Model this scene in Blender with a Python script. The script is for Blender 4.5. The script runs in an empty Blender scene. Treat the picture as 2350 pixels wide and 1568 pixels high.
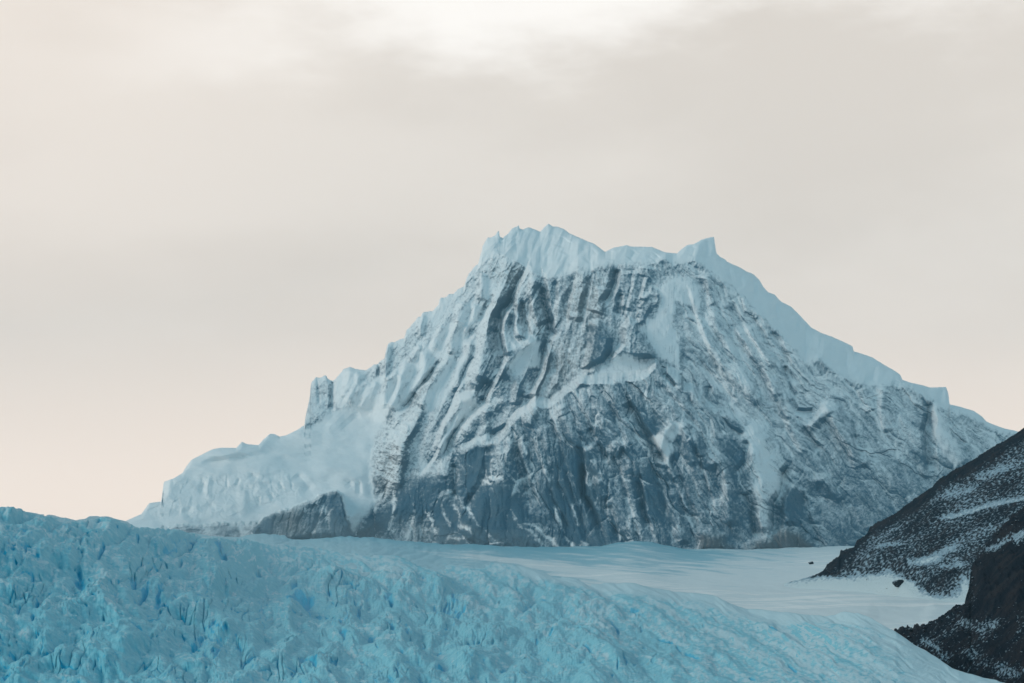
# Ice-clad mountain above a blue glacier.  Units are metres, camera at the origin looking along +Y.
import bpy, math, random
import numpy as np

random.seed(7)
rng = np.random.default_rng(7)
sc = bpy.context.scene
col = sc.collection
R = math.radians

# ------------------------------------------------------------------ camera / survey frame
W, H = 2350.0, 1568.0                 # survey sheet size
LENS, SENS = 85.0, 36.0
F = W * LENS / SENS
HORV = 1410.0                         # eye level on the sheet
PITCH = math.atan((HORV - H / 2) / F)
cp, sp = math.cos(PITCH), math.sin(PITCH)

cam_d = bpy.data.cameras.new('camera')
cam_d.lens = LENS; cam_d.sensor_width = SENS
cam_d.clip_start = 1.0; cam_d.clip_end = 200000.0
cam = bpy.data.objects.new('camera', cam_d)
cam.rotation_euler = (R(90) + PITCH, 0, 0)
col.objects.link(cam); sc.camera = cam

def at(u, v, D):
    """bearing (u, v) and distance D -> point"""
    dx = (u - W / 2) / F; dy = -(v - H / 2) / F
    y = cp - dy * sp; z = sp + dy * cp
    s = D / y
    return np.stack([dx * s, D + 0 * s, z * s], -1)

# survey sheets (enlargements the outlines below were measured on)
def sheet(ox, oy, k):
    return lambda *p: [(ox + a * k, oy + b * k) for a, b in zip(p[0::2], p[1::2])]
A = sheet(987, 470, .32); B = sheet(658, 564, .24); C = sheet(752, 846, .28)
Dd = sheet(1316, 846, .28); E = sheet(1598, 564, .3297); Ff = sheet(235, 799, .32)
G = sheet(0, 1128, .32); Hh = sheet(658, 1175, .32); I = sheet(1316, 1175, .32)
J = sheet(1833, 987, .3706); Mm = sheet(688.1, 458.7, .527)

# ------------------------------------------------------------------ noise
def _hash(ix, iy, seed):
    h = (ix.astype(np.uint32) * np.uint32(374761393) + iy.astype(np.uint32) * np.uint32(668265263)
         + np.uint32((seed * 2246822519) & 0xffffffff))
    h = (h ^ (h >> np.uint32(13))) * np.uint32(1274126177)
    h = (h ^ (h >> np.uint32(16))) * np.uint32(2246822519)
    return h ^ (h >> np.uint32(15))

_ang = (np.arange(256) * (2 * np.pi / 256)).astype(np.float32)
_gx, _gy = np.cos(_ang), np.sin(_ang)

def gn(x, y, seed=0):
    x = np.asarray(x, np.float32); y = np.asarray(y, np.float32)
    x0 = np.floor(x); y0 = np.floor(y)
    fx = x - x0; fy = y - y0
    ix = x0.astype(np.int64); iy = y0.astype(np.int64)
    def g(dx, dy):
        h = (_hash(ix + dx, iy + dy, seed) & np.uint32(255)).astype(np.int32)
        return _gx[h] * (fx - dx) + _gy[h] * (fy - dy)
    ux = fx * fx * fx * (fx * (fx * 6 - 15) + 10); uy = fy * fy * fy * (fy * (fy * 6 - 15) + 10)
    a = g(0, 0); b = g(1, 0); c = g(0, 1); d = g(1, 1)
    return (a + ux * (b - a) + uy * ((c + ux * (d - c)) - (a + ux * (b - a)))) * 1.5

def fbm(x, y, o=4, seed=0, gain=.5, lac=2.03):
    s = 0; a = 1; t = 0
    for i in range(o):
        s = s + a * gn(x, y, seed + i * 17); t += a; a *= gain
        x = x * lac + 3.7; y = y * lac - 1.9
    return s / t

def ridged(x, y, o=4, seed=0, gain=.5, lac=2.03):
    s = 0; a = 1; t = 0; w = 1
    for i in range(o):
        n = 1 - np.abs(gn(x, y, seed + i * 17)) * 1.6
        n = np.clip(n, 0, 1) ** 2
        s = s + a * n * w; t += a; a *= gain; w = np.clip(n * 1.6, 0, 1)
        x = x * lac + 3.7; y = y * lac - 1.9
    return s / t

def billow(x, y, o=3, seed=0, gain=.5, lac=2.1):
    s = 0; a = 1; t = 0
    for i in range(o):
        s = s + a * np.abs(gn(x, y, seed + i * 17)) * 1.5; t += a; a *= gain
        x = x * lac + 3.7; y = y * lac - 1.9
    return s / t

def worley(x, y, seed=0):
    """nearest, second nearest distance and a value of the nearest cell"""
    x = np.asarray(x, np.float32); y = np.asarray(y, np.float32)
    ix = np.floor(x).astype(np.int64); iy = np.floor(y).astype(np.int64)
    f1 = np.full(x.shape, 9., np.float32); f2 = f1.copy(); cv = np.zeros(x.shape, np.float32)
    for dx in (-1, 0, 1):
        for dy in (-1, 0, 1):
            h = _hash(ix + dx, iy + dy, seed)
            px = ix + dx + (h & np.uint32(1023)).astype(np.float32) / 1023
            py = iy + dy + ((h >> np.uint32(10)) & np.uint32(1023)).astype(np.float32) / 1023
            d = np.hypot(px - x, py - y).astype(np.float32)
            n = d < f1
            f2 = np.where(n, f1, np.minimum(f2, d))
            cv = np.where(n, ((h >> np.uint32(20)) & np.uint32(1023)).astype(np.float32) / 1023, cv)
            f1 = np.minimum(f1, d)
    return f1, f2, cv

def sst(a, b, x):
    t = np.clip((x - a) / (b - a), 0, 1)
    return t * t * (3 - 2 * t)

def lerp(a, b, t): return a + (b - a) * t

def interp(pts, u):
    p = sorted(pts)
    return np.interp(u, [q[0] for q in p], [q[1] for q in p])

# ------------------------------------------------------------------ feature rasters
def line_d(U, V, pts):
    """signed distance (+ right of travel direction on the sheet) and 0..1 position along a polyline"""
    p = np.array(pts, np.float32)
    seg = np.hypot(*(p[1:] - p[:-1]).T); L = max(seg.sum(), 1e-6)
    best = np.full(U.shape, 1e9, np.float32); sg = np.zeros(U.shape, np.float32); tt = np.zeros(U.shape, np.float32)
    acc = 0
    for (a, b), l in zip(zip(p[:-1], p[1:]), seg):
        e = b - a
        wx = U - a[0]; wy = V - a[1]
        t = np.clip((wx * e[0] + wy * e[1]) / max(l * l, 1e-6), 0, 1)
        d = np.hypot(wx - t * e[0], wy - t * e[1])
        n = d < best
        best = np.where(n, d, best)
        sg = np.where(n, np.sign(e[0] * wy - e[1] * wx), sg)
        tt = np.where(n, (acc + t * l) / L, tt)
        acc += l
    return best, sg, tt

def cols_for(U, lo, hi):
    m = np.where((U[:, 0] >= lo) & (U[:, 0] <= hi))[0]
    return (m[0], m[-1] + 1) if len(m) else None

def add_line(dst, U, V, UU, pts, wl, wr, amp, pw=1.2, taper=.12):
    """tent profile along a polyline, wl / wr = widths left and right of travel"""
    xs = [q[0] for q in pts]; m = max(wl, wr) + 30
    s = cols_for(UU, min(xs) - m, max(xs) + m)
    if not s: return
    sl = slice(*s)
    d, sg, t = line_d(U[sl], V[sl], pts)
    w = np.where(sg > 0, wr, wl)
    k = np.clip(1 - d / w, 0, 1) ** pw
    if wl > 12 and amp > 0: k = k * k * (3 - 2 * k)
    if taper > 0: k *= np.clip(np.minimum(t, 1 - t) / taper + .25, 0, 1)
    dst[sl] += amp * k

def poly(U, V, UU, pts, soft):
    """soft inside mask of a polygon"""
    out = np.zeros(U.shape, np.float32)
    xs = [q[0] for q in pts]
    s = cols_for(UU, min(xs) - soft - 30, max(xs) + soft + 30)
    if not s: return out
    sl = slice(*s); u = U[sl]; v = V[sl]
    ins = np.zeros(u.shape, bool); dist = np.full(u.shape, 1e9, np.float32)
    n = len(pts)
    for i in range(n):
        a = pts[i]; b = pts[(i + 1) % n]
        ex, ey = b[0] - a[0], b[1] - a[1]; l2 = ex * ex + ey * ey + 1e-6
        t = np.clip(((u - a[0]) * ex + (v - a[1]) * ey) / l2, 0, 1)
        dist = np.minimum(dist, np.hypot(u - a[0] - t * ex, v - a[1] - t * ey))
        c = (a[1] > v) != (b[1] > v)
        if ey != 0: ins ^= c & (u < a[0] + ex * (v - a[1]) / ey)
    sd = np.where(ins, dist, -dist)
    out[sl] = sst(-soft, soft, sd)
    return out

# ------------------------------------------------------------------ mesh helpers
def tag(o, label, cat, kind=None, group=None):
    o['label'] = label; o['category'] = cat
    if kind: o['kind'] = kind
    if group: o['group'] = group
    return o

def grid_object(name, P, mat, attrs=None, parent=None):
    nc, nr = P.shape[:2]
    me = bpy.data.meshes.new(name)
    idx = np.arange(nc * nr).reshape(nc, nr)
    q = np.stack([idx[:-1, :-1], idx[:-1, 1:], idx[1:, 1:], idx[1:, :-1]], -1).reshape(-1, 4)
    nf = len(q)
    me.vertices.add(nc * nr); me.vertices.foreach_set('co', P.reshape(-1).astype(np.float32))
    me.loops.add(nf * 4); me.loops.foreach_set('vertex_index', q.reshape(-1).astype(np.int32))
    me.polygons.add(nf); me.polygons.foreach_set('loop_start', np.arange(0, nf * 4, 4, dtype=np.int32))
    me.polygons.foreach_set('use_smooth', np.ones(nf, bool))
    me.update(calc_edges=True)
    for k, a in (attrs or {}).items():
        at_ = me.attributes.new(k, 'FLOAT', 'POINT'); at_.data.foreach_set('value', a.reshape(-1).astype(np.float32))
    me.materials.append(mat)
    o = bpy.data.objects.new(name, me); col.objects.link(o)
    if parent: o.parent = parent
    return o

def split_grid(name, P, mat, attrs, part, names, label, cat):
    """one landform whose surface is shared out between its parts; shading runs on across the joints"""
    root = bpy.data.objects.new(name, None); col.objects.link(root)
    root.location = (float(P[..., 0].mean()), float(P[..., 1].min()), float(P[..., 2].min()))
    tag(root, label, cat, 'structure')
    nc, nr = P.shape[:2]
    a = np.gradient(P, axis=0); b = np.gradient(P, axis=1)
    nv = np.cross(b, a); nv /= np.linalg.norm(nv, axis=-1, keepdims=True) + 1e-9
    idx = np.arange(nc * nr).reshape(nc, nr)
    q = np.stack([idx[:-1, :-1], idx[:-1, 1:], idx[1:, 1:], idx[1:, :-1]], -1).reshape(-1, 4)
    fp = part[:-1, :-1].reshape(-1)
    Pf = P.reshape(-1, 3).astype(np.float32); Nf = nv.reshape(-1, 3).astype(np.float32)
    for k, nm in enumerate(names):
        f = q[fp == k]
        if not len(f): continue
        used, inv = np.unique(f, return_inverse=True); inv = inv.reshape(-1).astype(np.int32)
        me = bpy.data.meshes.new(nm); nf = len(f)
        me.vertices.add(len(used)); me.vertices.foreach_set('co', (Pf[used] - np.array(root.location, np.float32)).reshape(-1))
        me.loops.add(nf * 4); me.loops.foreach_set('vertex_index', inv)
        me.polygons.add(nf); me.polygons.foreach_set('loop_start', np.arange(0, nf * 4, 4, dtype=np.int32))
        me.polygons.foreach_set('use_smooth', np.ones(nf, bool)); me.update(calc_edges=True)
        for kk, at_ in attrs.items():
            x = me.attributes.new(kk, 'FLOAT', 'POINT'); x.data.foreach_set('value', at_.reshape(-1)[used].astype(np.float32))
        me.normals_split_custom_set_from_vertices(Nf[used])
        me.materials.append(mat)
        o = bpy.data.objects.new(nm, me); col.objects.link(o); o.parent = root
    return root

def normals(P):
    a = np.gradient(P, axis=0); b = np.gradient(P, axis=1)
    n = np.cross(a, b); n /= np.linalg.norm(n, axis=-1, keepdims=True) + 1e-9
    f = np.sign(-n[..., 1:2]); f[f == 0] = 1
    return n * f

def close_back(P, at_, step, drop, n=10):
    """carry a relief on over its top edge and down its far side"""
    top = P[:, 0]; rows = []
    for k in range(n, 0, -1):
        q = top.copy(); q[:, 1] += step * k; q[:, 2] -= drop * (k / n) ** 1.5 * np.maximum(top[:, 2] + 120, 30)
        q[:, 0] *= (q[:, 1] / top[:, 1])
        rows.append(q)
    P2 = np.concatenate([np.stack(rows, 1), P], 1)
    at2 = {k: np.concatenate([np.repeat(a[:, :1], n, 1), a], 1) for k, a in at_.items()}
    return P2, at2

# ------------------------------------------------------------------ materials
def new_mat(name):
    m = bpy.data.materials.new(name); m.use_nodes = True
    nt = m.node_tree; nt.nodes.clear()
    o = nt.nodes.new('ShaderNodeOutputMaterial'); b = nt.nodes.new('ShaderNodeBsdfPrincipled')
    nt.links.new(b.outputs[0], o.inputs[0])
    b.inputs['Roughness'].default_value = .75
    b.inputs['Specular IOR Level'].default_value = .25
    return m, nt, b

class N:
    def __init__(s, nt): s.nt = nt; s.pos = None
    def n(s, t, **kw):
        x = s.nt.nodes.new(t)
        for k, v in kw.items(): setattr(x, k, v)
        return x
    def put(s, sock, v):
        if isinstance(v, bpy.types.NodeSocket): s.nt.links.new(v, sock)
        elif v is not None: sock.default_value = v
    def math(s, op, a, b=None, c=None, clamp=False):
        x = s.n('ShaderNodeMath', operation=op, use_clamp=clamp)
        s.put(x.inputs[0], a)
        if b is not None: s.put(x.inputs[1], b)
        if c is not None: s.put(x.inputs[2], c)
        return x.outputs[0]
    def attr(s, name): return s.n('ShaderNodeAttribute', attribute_name=name).outputs['Fac']
    def noise(s, scale, detail=4, rough=.55, vec=None, stretch=None):
        if vec is None:
            if s.pos is None: s.pos = s.n('ShaderNodeNewGeometry').outputs['Position']
            vec = s.pos
        if stretch:
            m = s.n('ShaderNodeMapping'); s.put(m.inputs[0], vec)
            m.inputs['Scale'].default_value = stretch[0]; m.inputs['Rotation'].default_value = stretch[1]
            vec = m.outputs[0]
        x = s.n('ShaderNodeTexNoise'); s.put(x.inputs['Vector'], vec)
        x.inputs['Scale'].default_value = scale; x.inputs['Detail'].default_value = detail; x.inputs['Roughness'].default_value = rough
        return x.outputs['Fac']
    def step(s, x, lo, hi):
        m = s.n('ShaderNodeMapRange', interpolation_type='SMOOTHSTEP')
        s.put(m.inputs[0], x); s.put(m.inputs[1], lo); s.put(m.inputs[2], hi)
        return m.outputs[0]
    def mix(s, f, a, b):
        x = s.n('ShaderNodeMix', data_type='RGBA')
        s.put(x.inputs[0], f)
        for sock, v in ((x.inputs[6], a), (x.inputs[7], b)):
            s.put(sock, v if isinstance(v, bpy.types.NodeSocket) else (*v, 1))
        return x.outputs[2]
    def bump(s, h, strength, dist):
        x = s.n('ShaderNodeBump'); s.put(x.inputs['Height'], h)
        x.inputs['Strength'].default_value = strength; x.inputs['Distance'].default_value = dist
        return x.outputs[0]

SNOW = (.80, .88, .90)

def mountain_material():
    m, nt, b = new_mat('frosted_rock'); n = N(nt)
    snow = n.attr('snow'); warm = n.attr('warm')
    n1 = n.noise(.07, 5, .65); n2 = n.noise(.32, 4, .7)
    k = n.math('ADD', snow, n.math('ADD', n.math('MULTIPLY', n.math('SUBTRACT', n1, .5), .7), n.math('MULTIPLY', n.math('SUBTRACT', n2, .5), .9)))
    k = n.step(k, .12, .98)
    rk = n.mix(n.step(n.noise(.018, 5, .6), .38, .64), (.058, .138, .198), (.098, .168, .215))
    rk = n.mix(n.step(n.noise(.2, 4, .7), .42, .72), rk, (.042, .110, .165))
    rk = n.mix(n.math('MULTIPLY', warm, .8), rk, (.15, .148, .148))
    sn = n.mix(n.noise(.006, 3), (.92, .90, .89), (.82, .88, .90))
    n.put(b.inputs['Base Color'], n.mix(k, rk, sn))
    n.put(b.inputs['Normal'], n.bump(n.math('MULTIPLY', n.math('ADD', n2, n1), n.math('SUBTRACT', 1.0, n.math('MULTIPLY', n.step(snow, .55, .95), .92))), .5, 1.6))
    return m

def glacier_material():
    m, nt, b = new_mat('glacier_ice'); n = N(nt)
    ice = n.attr('ice'); snow = n.attr('snow'); dirt = n.attr('dirt')
    n1 = n.noise(.12, 5, .65); n2 = n.noise(.6, 4, .7)
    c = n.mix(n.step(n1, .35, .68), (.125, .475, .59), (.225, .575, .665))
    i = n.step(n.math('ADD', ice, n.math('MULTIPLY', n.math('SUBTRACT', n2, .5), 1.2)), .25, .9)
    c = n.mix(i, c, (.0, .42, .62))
    s = n.step(n.math('ADD', snow, n.math('ADD', n.math('MULTIPLY', n.math('SUBTRACT', n1, .5), .7), n.math('MULTIPLY', n.math('SUBTRACT', n2, .5), .8))), .26, .75)
    c = n.mix(s, c, (.46, .65, .71))
    d = n.step(n.math('ADD', dirt, n.math('MULTIPLY', n.math('SUBTRACT', n2, .5), .9)), .45, .9)
    c = n.mix(n.math('MULTIPLY', d, .55), c, (.16, .24, .28))
    n.put(b.inputs['Base Color'], c)
    b.inputs['Roughness'].default_value = .6
    n.put(b.inputs['Normal'], n.bump(n.math('ADD', n2, n1), .45, .8))
    return m

def snowfield_material():
    m, nt, b = new_mat('wind_packed_snow'); n = N(nt)
    ice = n.attr('ice')
    st = n.noise(.03, 5, .6, stretch=((.35, 1, 1), (0, 0, R(-12))))
    f = n.step(n.math('ADD', ice, n.math('MULTIPLY', n.math('SUBTRACT', st, .5), .9)), .25, .85)
    c = n.mix(f, (.63, .71, .735), (.22, .48, .57))
    st2 = n.noise(.011, 5, .62, stretch=((.16, 1, 1), (0, 0, R(-8))))
    c = n.mix(n.math('MULTIPLY', n.step(n.math('SUBTRACT', st2, n.math('MULTIPLY', ice, .12)), .54, .66), .85), c, (.86, .86, .85))
    n.put(b.inputs['Base Color'], c)
    n.put(b.inputs['Normal'], n.bump(st, .25, 1.5))
    b.inputs['Roughness'].default_value = .5
    return m

def scree_material():
    m, nt, b = new_mat('dark_scree'); n = N(nt)
    b.inputs['Specular IOR Level'].default_value = .03; b.inputs['Roughness'].default_value = .95
    snow = n.attr('snow')
    n1 = n.noise(.16, 5, .7, stretch=((.5, 1, 1.6), (0, R(-20), 0)))
    n2 = n.noise(.55, 4, .75)
    k = n.math('ADD', snow, n.math('ADD', n.math('MULTIPLY', n.math('SUBTRACT', n1, .5), .8), n.math('MULTIPLY', n.math('SUBTRACT', n2, .5), .7)))
    k = n.step(k, .42, .72)
    rk = n.mix(n.step(n.noise(.05, 4, .6), .4, .65), (.010, .015, .023), (.030, .028, .032))
    n.put(b.inputs['Base Color'], n.mix(k, rk, n.mix(n.step(snow, .8, 1.2), (.31, .43, .51), (.60, .70, .73))))
    n.put(b.inputs['Normal'], n.bump(n.math('ADD', n1, n2), .8, 2.0))
    return m

def boulder_material():
    m, nt, b = new_mat('boulder_rock'); n = N(nt)
    b.inputs['Specular IOR Level'].default_value = .03; b.inputs['Roughness'].default_value = .95
    g = n.n('ShaderNodeNewGeometry')
    z = n.n('ShaderNodeSeparateXYZ'); n.put(z.inputs[0], g.outputs['Normal'])
    k = n.math('ADD', z.outputs[2], n.math('MULTIPLY', n.math('SUBTRACT', n.noise(.8, 4, .7), .5), 1.2))
    rk = n.mix(n.noise(.5, 4), (.016, .018, .023), (.045, .04, .042))
    n.put(b.inputs['Base Color'], n.mix(n.step(k, .72, .95), rk, (.5, .6, .66)))
    return m

M_MT = mountain_material(); M_GL = glacier_material(); M_SF = snowfield_material(); M_SC = scree_material(); M_BO = boulder_material()

# ------------------------------------------------------------------ MOUNTAIN
sil = (Ff(100,1262, 160,1243, 280,1190, 335,1112, 420,1100, 430,1040, 440,960, 510,935, 575,895, 600,850, 640,800, 720,760, 790,725, 850,714, 960,716,
          1000,672, 1040,690, 1120,695, 1150,660, 1200,615, 1230,615, 1270,635, 1320,625, 1400,585, 1450,550, 1455,500, 1475,410, 1490,330,
          1495,250, 1530,212, 1570,208, 1590,194, 1605,196, 1615,215, 1650,240, 1690,200, 1730,150, 1775,133, 1810,150, 1860,158, 1900,156)
       + B(800,1160, 840,1135, 875,1130, 900,1095, 935,1080, 945,1020, 970,940, 990,925, 1025,925, 1080,893, 1125,885, 1145,810, 1190,760, 1255,685,
           1280,680, 1300,645, 1340,632, 1390,625, 1450,570, 1465,505, 1530,485, 1550,458, 1595,460, 1640,415, 1695,390, 1720,310, 1745,265,
           1800,195, 1830,175, 1850,95, 1868,40)
       + A(375,300, 385,280, 415,235, 440,238, 470,215, 488,188, 494,188, 500,230, 520,240, 560,205, 590,170, 630,150, 636,151, 642,170, 665,178, 700,160, 720,165,
           790,195, 820,160, 848,135, 880,155, 915,158, 960,175, 1000,205, 1100,250, 1180,282, 1230,320, 1255,338, 1310,310, 1360,300, 1410,290,
           1440,300, 1590,303, 1680,340, 1770,350, 1790,330, 1840,290, 1890,282, 1950,250, 2000,235, 2036,229, 2046,300, 2055,350)
       + E(170,80, 200,95, 215,112, 300,150, 350,180, 400,200, 440,240, 465,285, 500,325, 545,340, 590,390, 660,425, 720,485, 800,570, 870,608,
           940,632, 1020,668, 1088,700, 1095,735, 1160,755, 1230,780, 1300,825, 1380,870, 1420,900, 1435,935, 1500,955, 1570,970, 1630,988,
           1738,983, 1755,1030, 1763,1105, 1850,1125, 1930,1150, 1990,1190, 2020,1225, 2080,1250, 2150,1275, 2210,1285, 2281,1310)
       + [(2450, 1040), (2600, 1120), (2800, 1230)])

capline = (A(340,470, 370,430, 400,405, 460,350, 530,362, 680,440, 790,512, 900,518, 1000,503, 1060,462, 1150,478, 1200,440, 1350,430, 1500,432, 1580,430, 1690,388, 1740,440, 1900,400)
           + E(130,215, 250,300, 330,370, 400,450, 480,520, 560,600, 650,690, 760,830, 850,800, 940,870, 1080,950, 1200,970, 1380,980, 1500,990, 1600,1070, 1720,1140, 1850,1180, 2000,1230, 2200,1320, 2400,1420))

MT = 1.40                              # metres per survey metre on the mountain

def build_mountain():
    SU = 1.45; NR = 540; VB = 1325.
    us = np.arange(262, 2800, SU, dtype=np.float32)
    vt = interp(sil, us).astype(np.float32)
    # break up the skyline a little where it is rock
    rocky = np.clip(interp([(250, .1), (690, .15), (700, 1), (765, .7), (800, .5), (1100, .8), (1180, .45), (1240, .2), (2800, .15)], us), 0, 1)
    vt = vt + rocky * (2.4 * gn(us / 9, us * 0 + .3, 3) + 1.5 * gn(us / 4, us * 0 + 1.3, 4))
    t = np.linspace(0, 1, NR, dtype=np.float32) ** 1.08
    U = np.repeat(us[:, None], NR, 1); vs = np.convolve(np.pad(vt, 60, mode='edge'), np.hanning(121) / np.hanning(121).sum(), 'same')[60:-60].astype(np.float32)
    span = VB - vs
    V = vs[:, None] + t[None] * span[:, None] + (vt - vs)[:, None] * np.exp(-t[None] * span[:, None] / np.maximum(130, 1.3 * np.abs(vt - vs))[:, None]) * (1 - t[None])
    dtop = V - vt[:, None]
    # wobbly lookup coordinates so that measured outlines get natural edges
    wu = U + 7 * fbm(U / 34, V / 34, 3, 11) + 3.0 * fbm(U / 9, V / 9, 2, 21)
    wv = V + 7 * fbm(U / 34, V / 34, 3, 12) + 3.0 * fbm(U / 9, V / 9, 2, 22)
    su_ = U + 4 * fbm(U / 40, V / 40, 2, 31); sv_ = V + 4 * fbm(U / 40, V / 40, 2, 32)
    P_ = lambda pts, soft=5: poly(wu, wv, U, pts, soft * 2.6)

    # ---------- where solid snow lies
    cap_v = interp(capline, us)[:, None]
    cap_d = cap_v + 10 * fbm(U / 26, V / 60, 3, 41) + 13 * fbm((U + .3 * V) / 8, V / 24, 3, 43) - V
    cap = sst(-15, 11, cap_d) * sst(1095, 1110, U + .4 * (V - 560)) 
    hanging = P_(A(1740,520, 1900,530, 1940,600, 1935,760, 1850,720, 1770,700, 1765,780, 1740,850, 1790,950, 1800,1060, 1790,1190, 1720,1140, 1620,1080, 1590,1020, 1500,900, 1500,860, 1600,790, 1645,680, 1590,590), 4)
    triangle = P_(A(1380,1070, 1460,1090, 1540,1120, 1600,1140, 1560,1200, 1430,1250, 1200,1265, 1060,1290, 1150,1210, 1250,1150, 1320,1090), 5)
    spear = P_(A(742,955, 700,1005, 640,1045, 545,1145, 575,1190, 590,1260, 640,1270, 700,1180, 780,1160, 800,1100, 780,990), 4)
    shoulder = P_([(150,1300)] + [(q[0]-12, q[1]-25) for q in sil[:33]] + Ff(1480,560, 1650,440, 1760,390, 1800,330, 1950,300, 2080,330, 2060,440, 2040,560, 1975,650, 1960,740, 1945,820, 1945,940, 1965,1040, 2010,1085, 1960,1130, 1900,1190, 1850,1270, 1800,1330, 1790,1400), 5)
    flutes = [B(1810,470, 1835,540, 1880,520, 1880,640, 1830,720, 1780,760, 1740,840, 1700,900, 1660,1000, 1600,1060, 1560,1060, 1570,900, 1620,760, 1640,640, 1700,540),
              B(1590,740, 1560,900, 1530,1030, 1480,1100, 1380,1200, 1290,1300, 1180,1440, 1080,1567, 960,1567, 930,1430, 940,1300, 1040,1220, 1090,1170, 1110,1100, 1190,1090, 1290,960, 1330,930, 1440,860, 1500,760, 1600,690, 1650,690),
              B(1570,1040, 1620,1075, 1700,1000, 1760,900, 1750,1000, 1720,1100, 1650,1230, 1620,1330, 1560,1400, 1420,1567, 1300,1567, 1310,1480, 1380,1330, 1480,1170),
              B(440,1300, 500,1230, 560,1170, 610,1160, 690,1190, 780,1190, 760,1270, 690,1370, 620,1480, 560,1560, 440,1560, 420,1400),
              B(960,940, 1030,925, 990,1010, 985,1130, 955,1270, 900,1400, 760,1500, 640,1567, 560,1567, 700,1370, 790,1290, 880,1280, 930,1200),
              B(1285,660, 1340,640, 1390,640, 1360,740, 1300,860, 1265,880, 1270,760),
              B(1860,250, 1920,300, 1980,330, 2000,420, 1960,470, 1930,520, 1850,520, 1850,420, 1835,300),
              C(960,0, 870,100, 830,200, 790,300, 785,360, 870,360, 980,230, 1060,80, 1100,0),
              C(1230,215, 1110,270, 1040,370, 980,470, 930,590, 895,690, 940,700, 1000,560, 1080,450, 1170,380, 1220,310),
              C(1290,590, 1390,575, 1430,580, 1390,620, 1250,640),
              C(700,760, 760,720, 850,800, 960,850, 900,860, 790,880),
              A(230,1330, 300,1360, 350,1440, 300,1469, 200,1469),
              A(0,760, 60,700, 120,650, 150,720, 90,830, 40,900, 0,950)]
    fl = np.zeros_like(U)
    for q in flutes: fl = np.maximum(fl, P_(q, 4))
    lowband = [Dd(620,560, 700,530, 790,430, 880,440, 890,520, 800,600, 830,690, 760,760, 700,680),
               Dd(1180,470, 1230,512, 1310,530, 1300,560, 1190,530), Dd(1290,300, 1340,300, 1440,390, 1480,440, 1420,430, 1330,370),
               Dd(1150,345, 1260,360, 1260,385, 1180,385), Dd(1560,290, 1690,280, 1700,330, 1600,330), Dd(1690,590, 1760,630, 1830,720, 1800,730, 1720,650),
               C(960,995, 1040,1010, 1055,1025, 950,1020), C(1085,1240, 1130,1300, 1180,1290, 1190,1360, 1150,1350, 1080,1290),
               C(1770,1350, 1850,1400, 1900,1460, 1840,1450), C(1000,1365, 1080,1400, 1000,1400, 955,1425),
               C(2090,1410, 2140,1450, 2110,1470), E(900,1100, 940,1150, 900,1190, 850,1200, 790,1255, 840,1180),
               E(1640,1090, 1720,1180, 1800,1330, 1880,1480, 1800,1560, 1700,1450, 1640,1300), E(1820,1180, 1870,1250, 1960,1440, 1950,1540, 1890,1400)]
    lb = np.zeros_like(U)
    for q in lowband: lb = np.maximum(lb, P_(q, 3))
    # rock outcrops in the snow
    slab = P_(B(1500,1075, 1440,1200, 1330,1370, 1180,1580, 1110,1580, 1280,1350, 1400,1190), 3)
    slab = np.maximum(slab, P_(C(880,10, 830,120, 770,240, 690,310, 590,440, 640,340, 760,160), 3))
    strat = P_(C(640,480, 520,550, 400,670, 380,790, 380,930, 410,1010, 450,1065, 540,1000, 600,850, 640,640), 6)
    pinn = P_(Ff(1450,560, 1455,500, 1475,410, 1490,330, 1490,190, 1560,180, 1640,230, 1645,440, 1560,510), 3)
    boulder = P_(A(1590,590, 1640,640, 1625,720, 1565,770, 1535,850, 1490,845, 1500,740, 1540,650), 3)
    spur = poly(wu, wv, U, Ff(1085,1300, 1180,1205, 1330,1165, 1450,1115, 1600,1055, 1690,1030, 1725,1080, 1755,1220, 1800,1350, 1760,1480, 1050,1480), 5)
    ledge = poly(wu, wv, U, Ff(380,1300, 520,1275, 700,1270, 900,1262, 1100,1255, 1110,1420, 380,1420), 5)
    solid = np.clip(np.maximum.reduce([cap, hanging, triangle, spear, shoulder * (1 - pinn), fl, .9 * lb]), 0, 1)
    solid = solid * (1 - .9 * slab) * (1 - .95 * boulder) * (1 - pinn) * (1 - spur) * (1 - .75 * ledge)
    wallw = 1 - np.maximum(shoulder * (1 - spur), cap)           # on the rock wall proper

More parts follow.
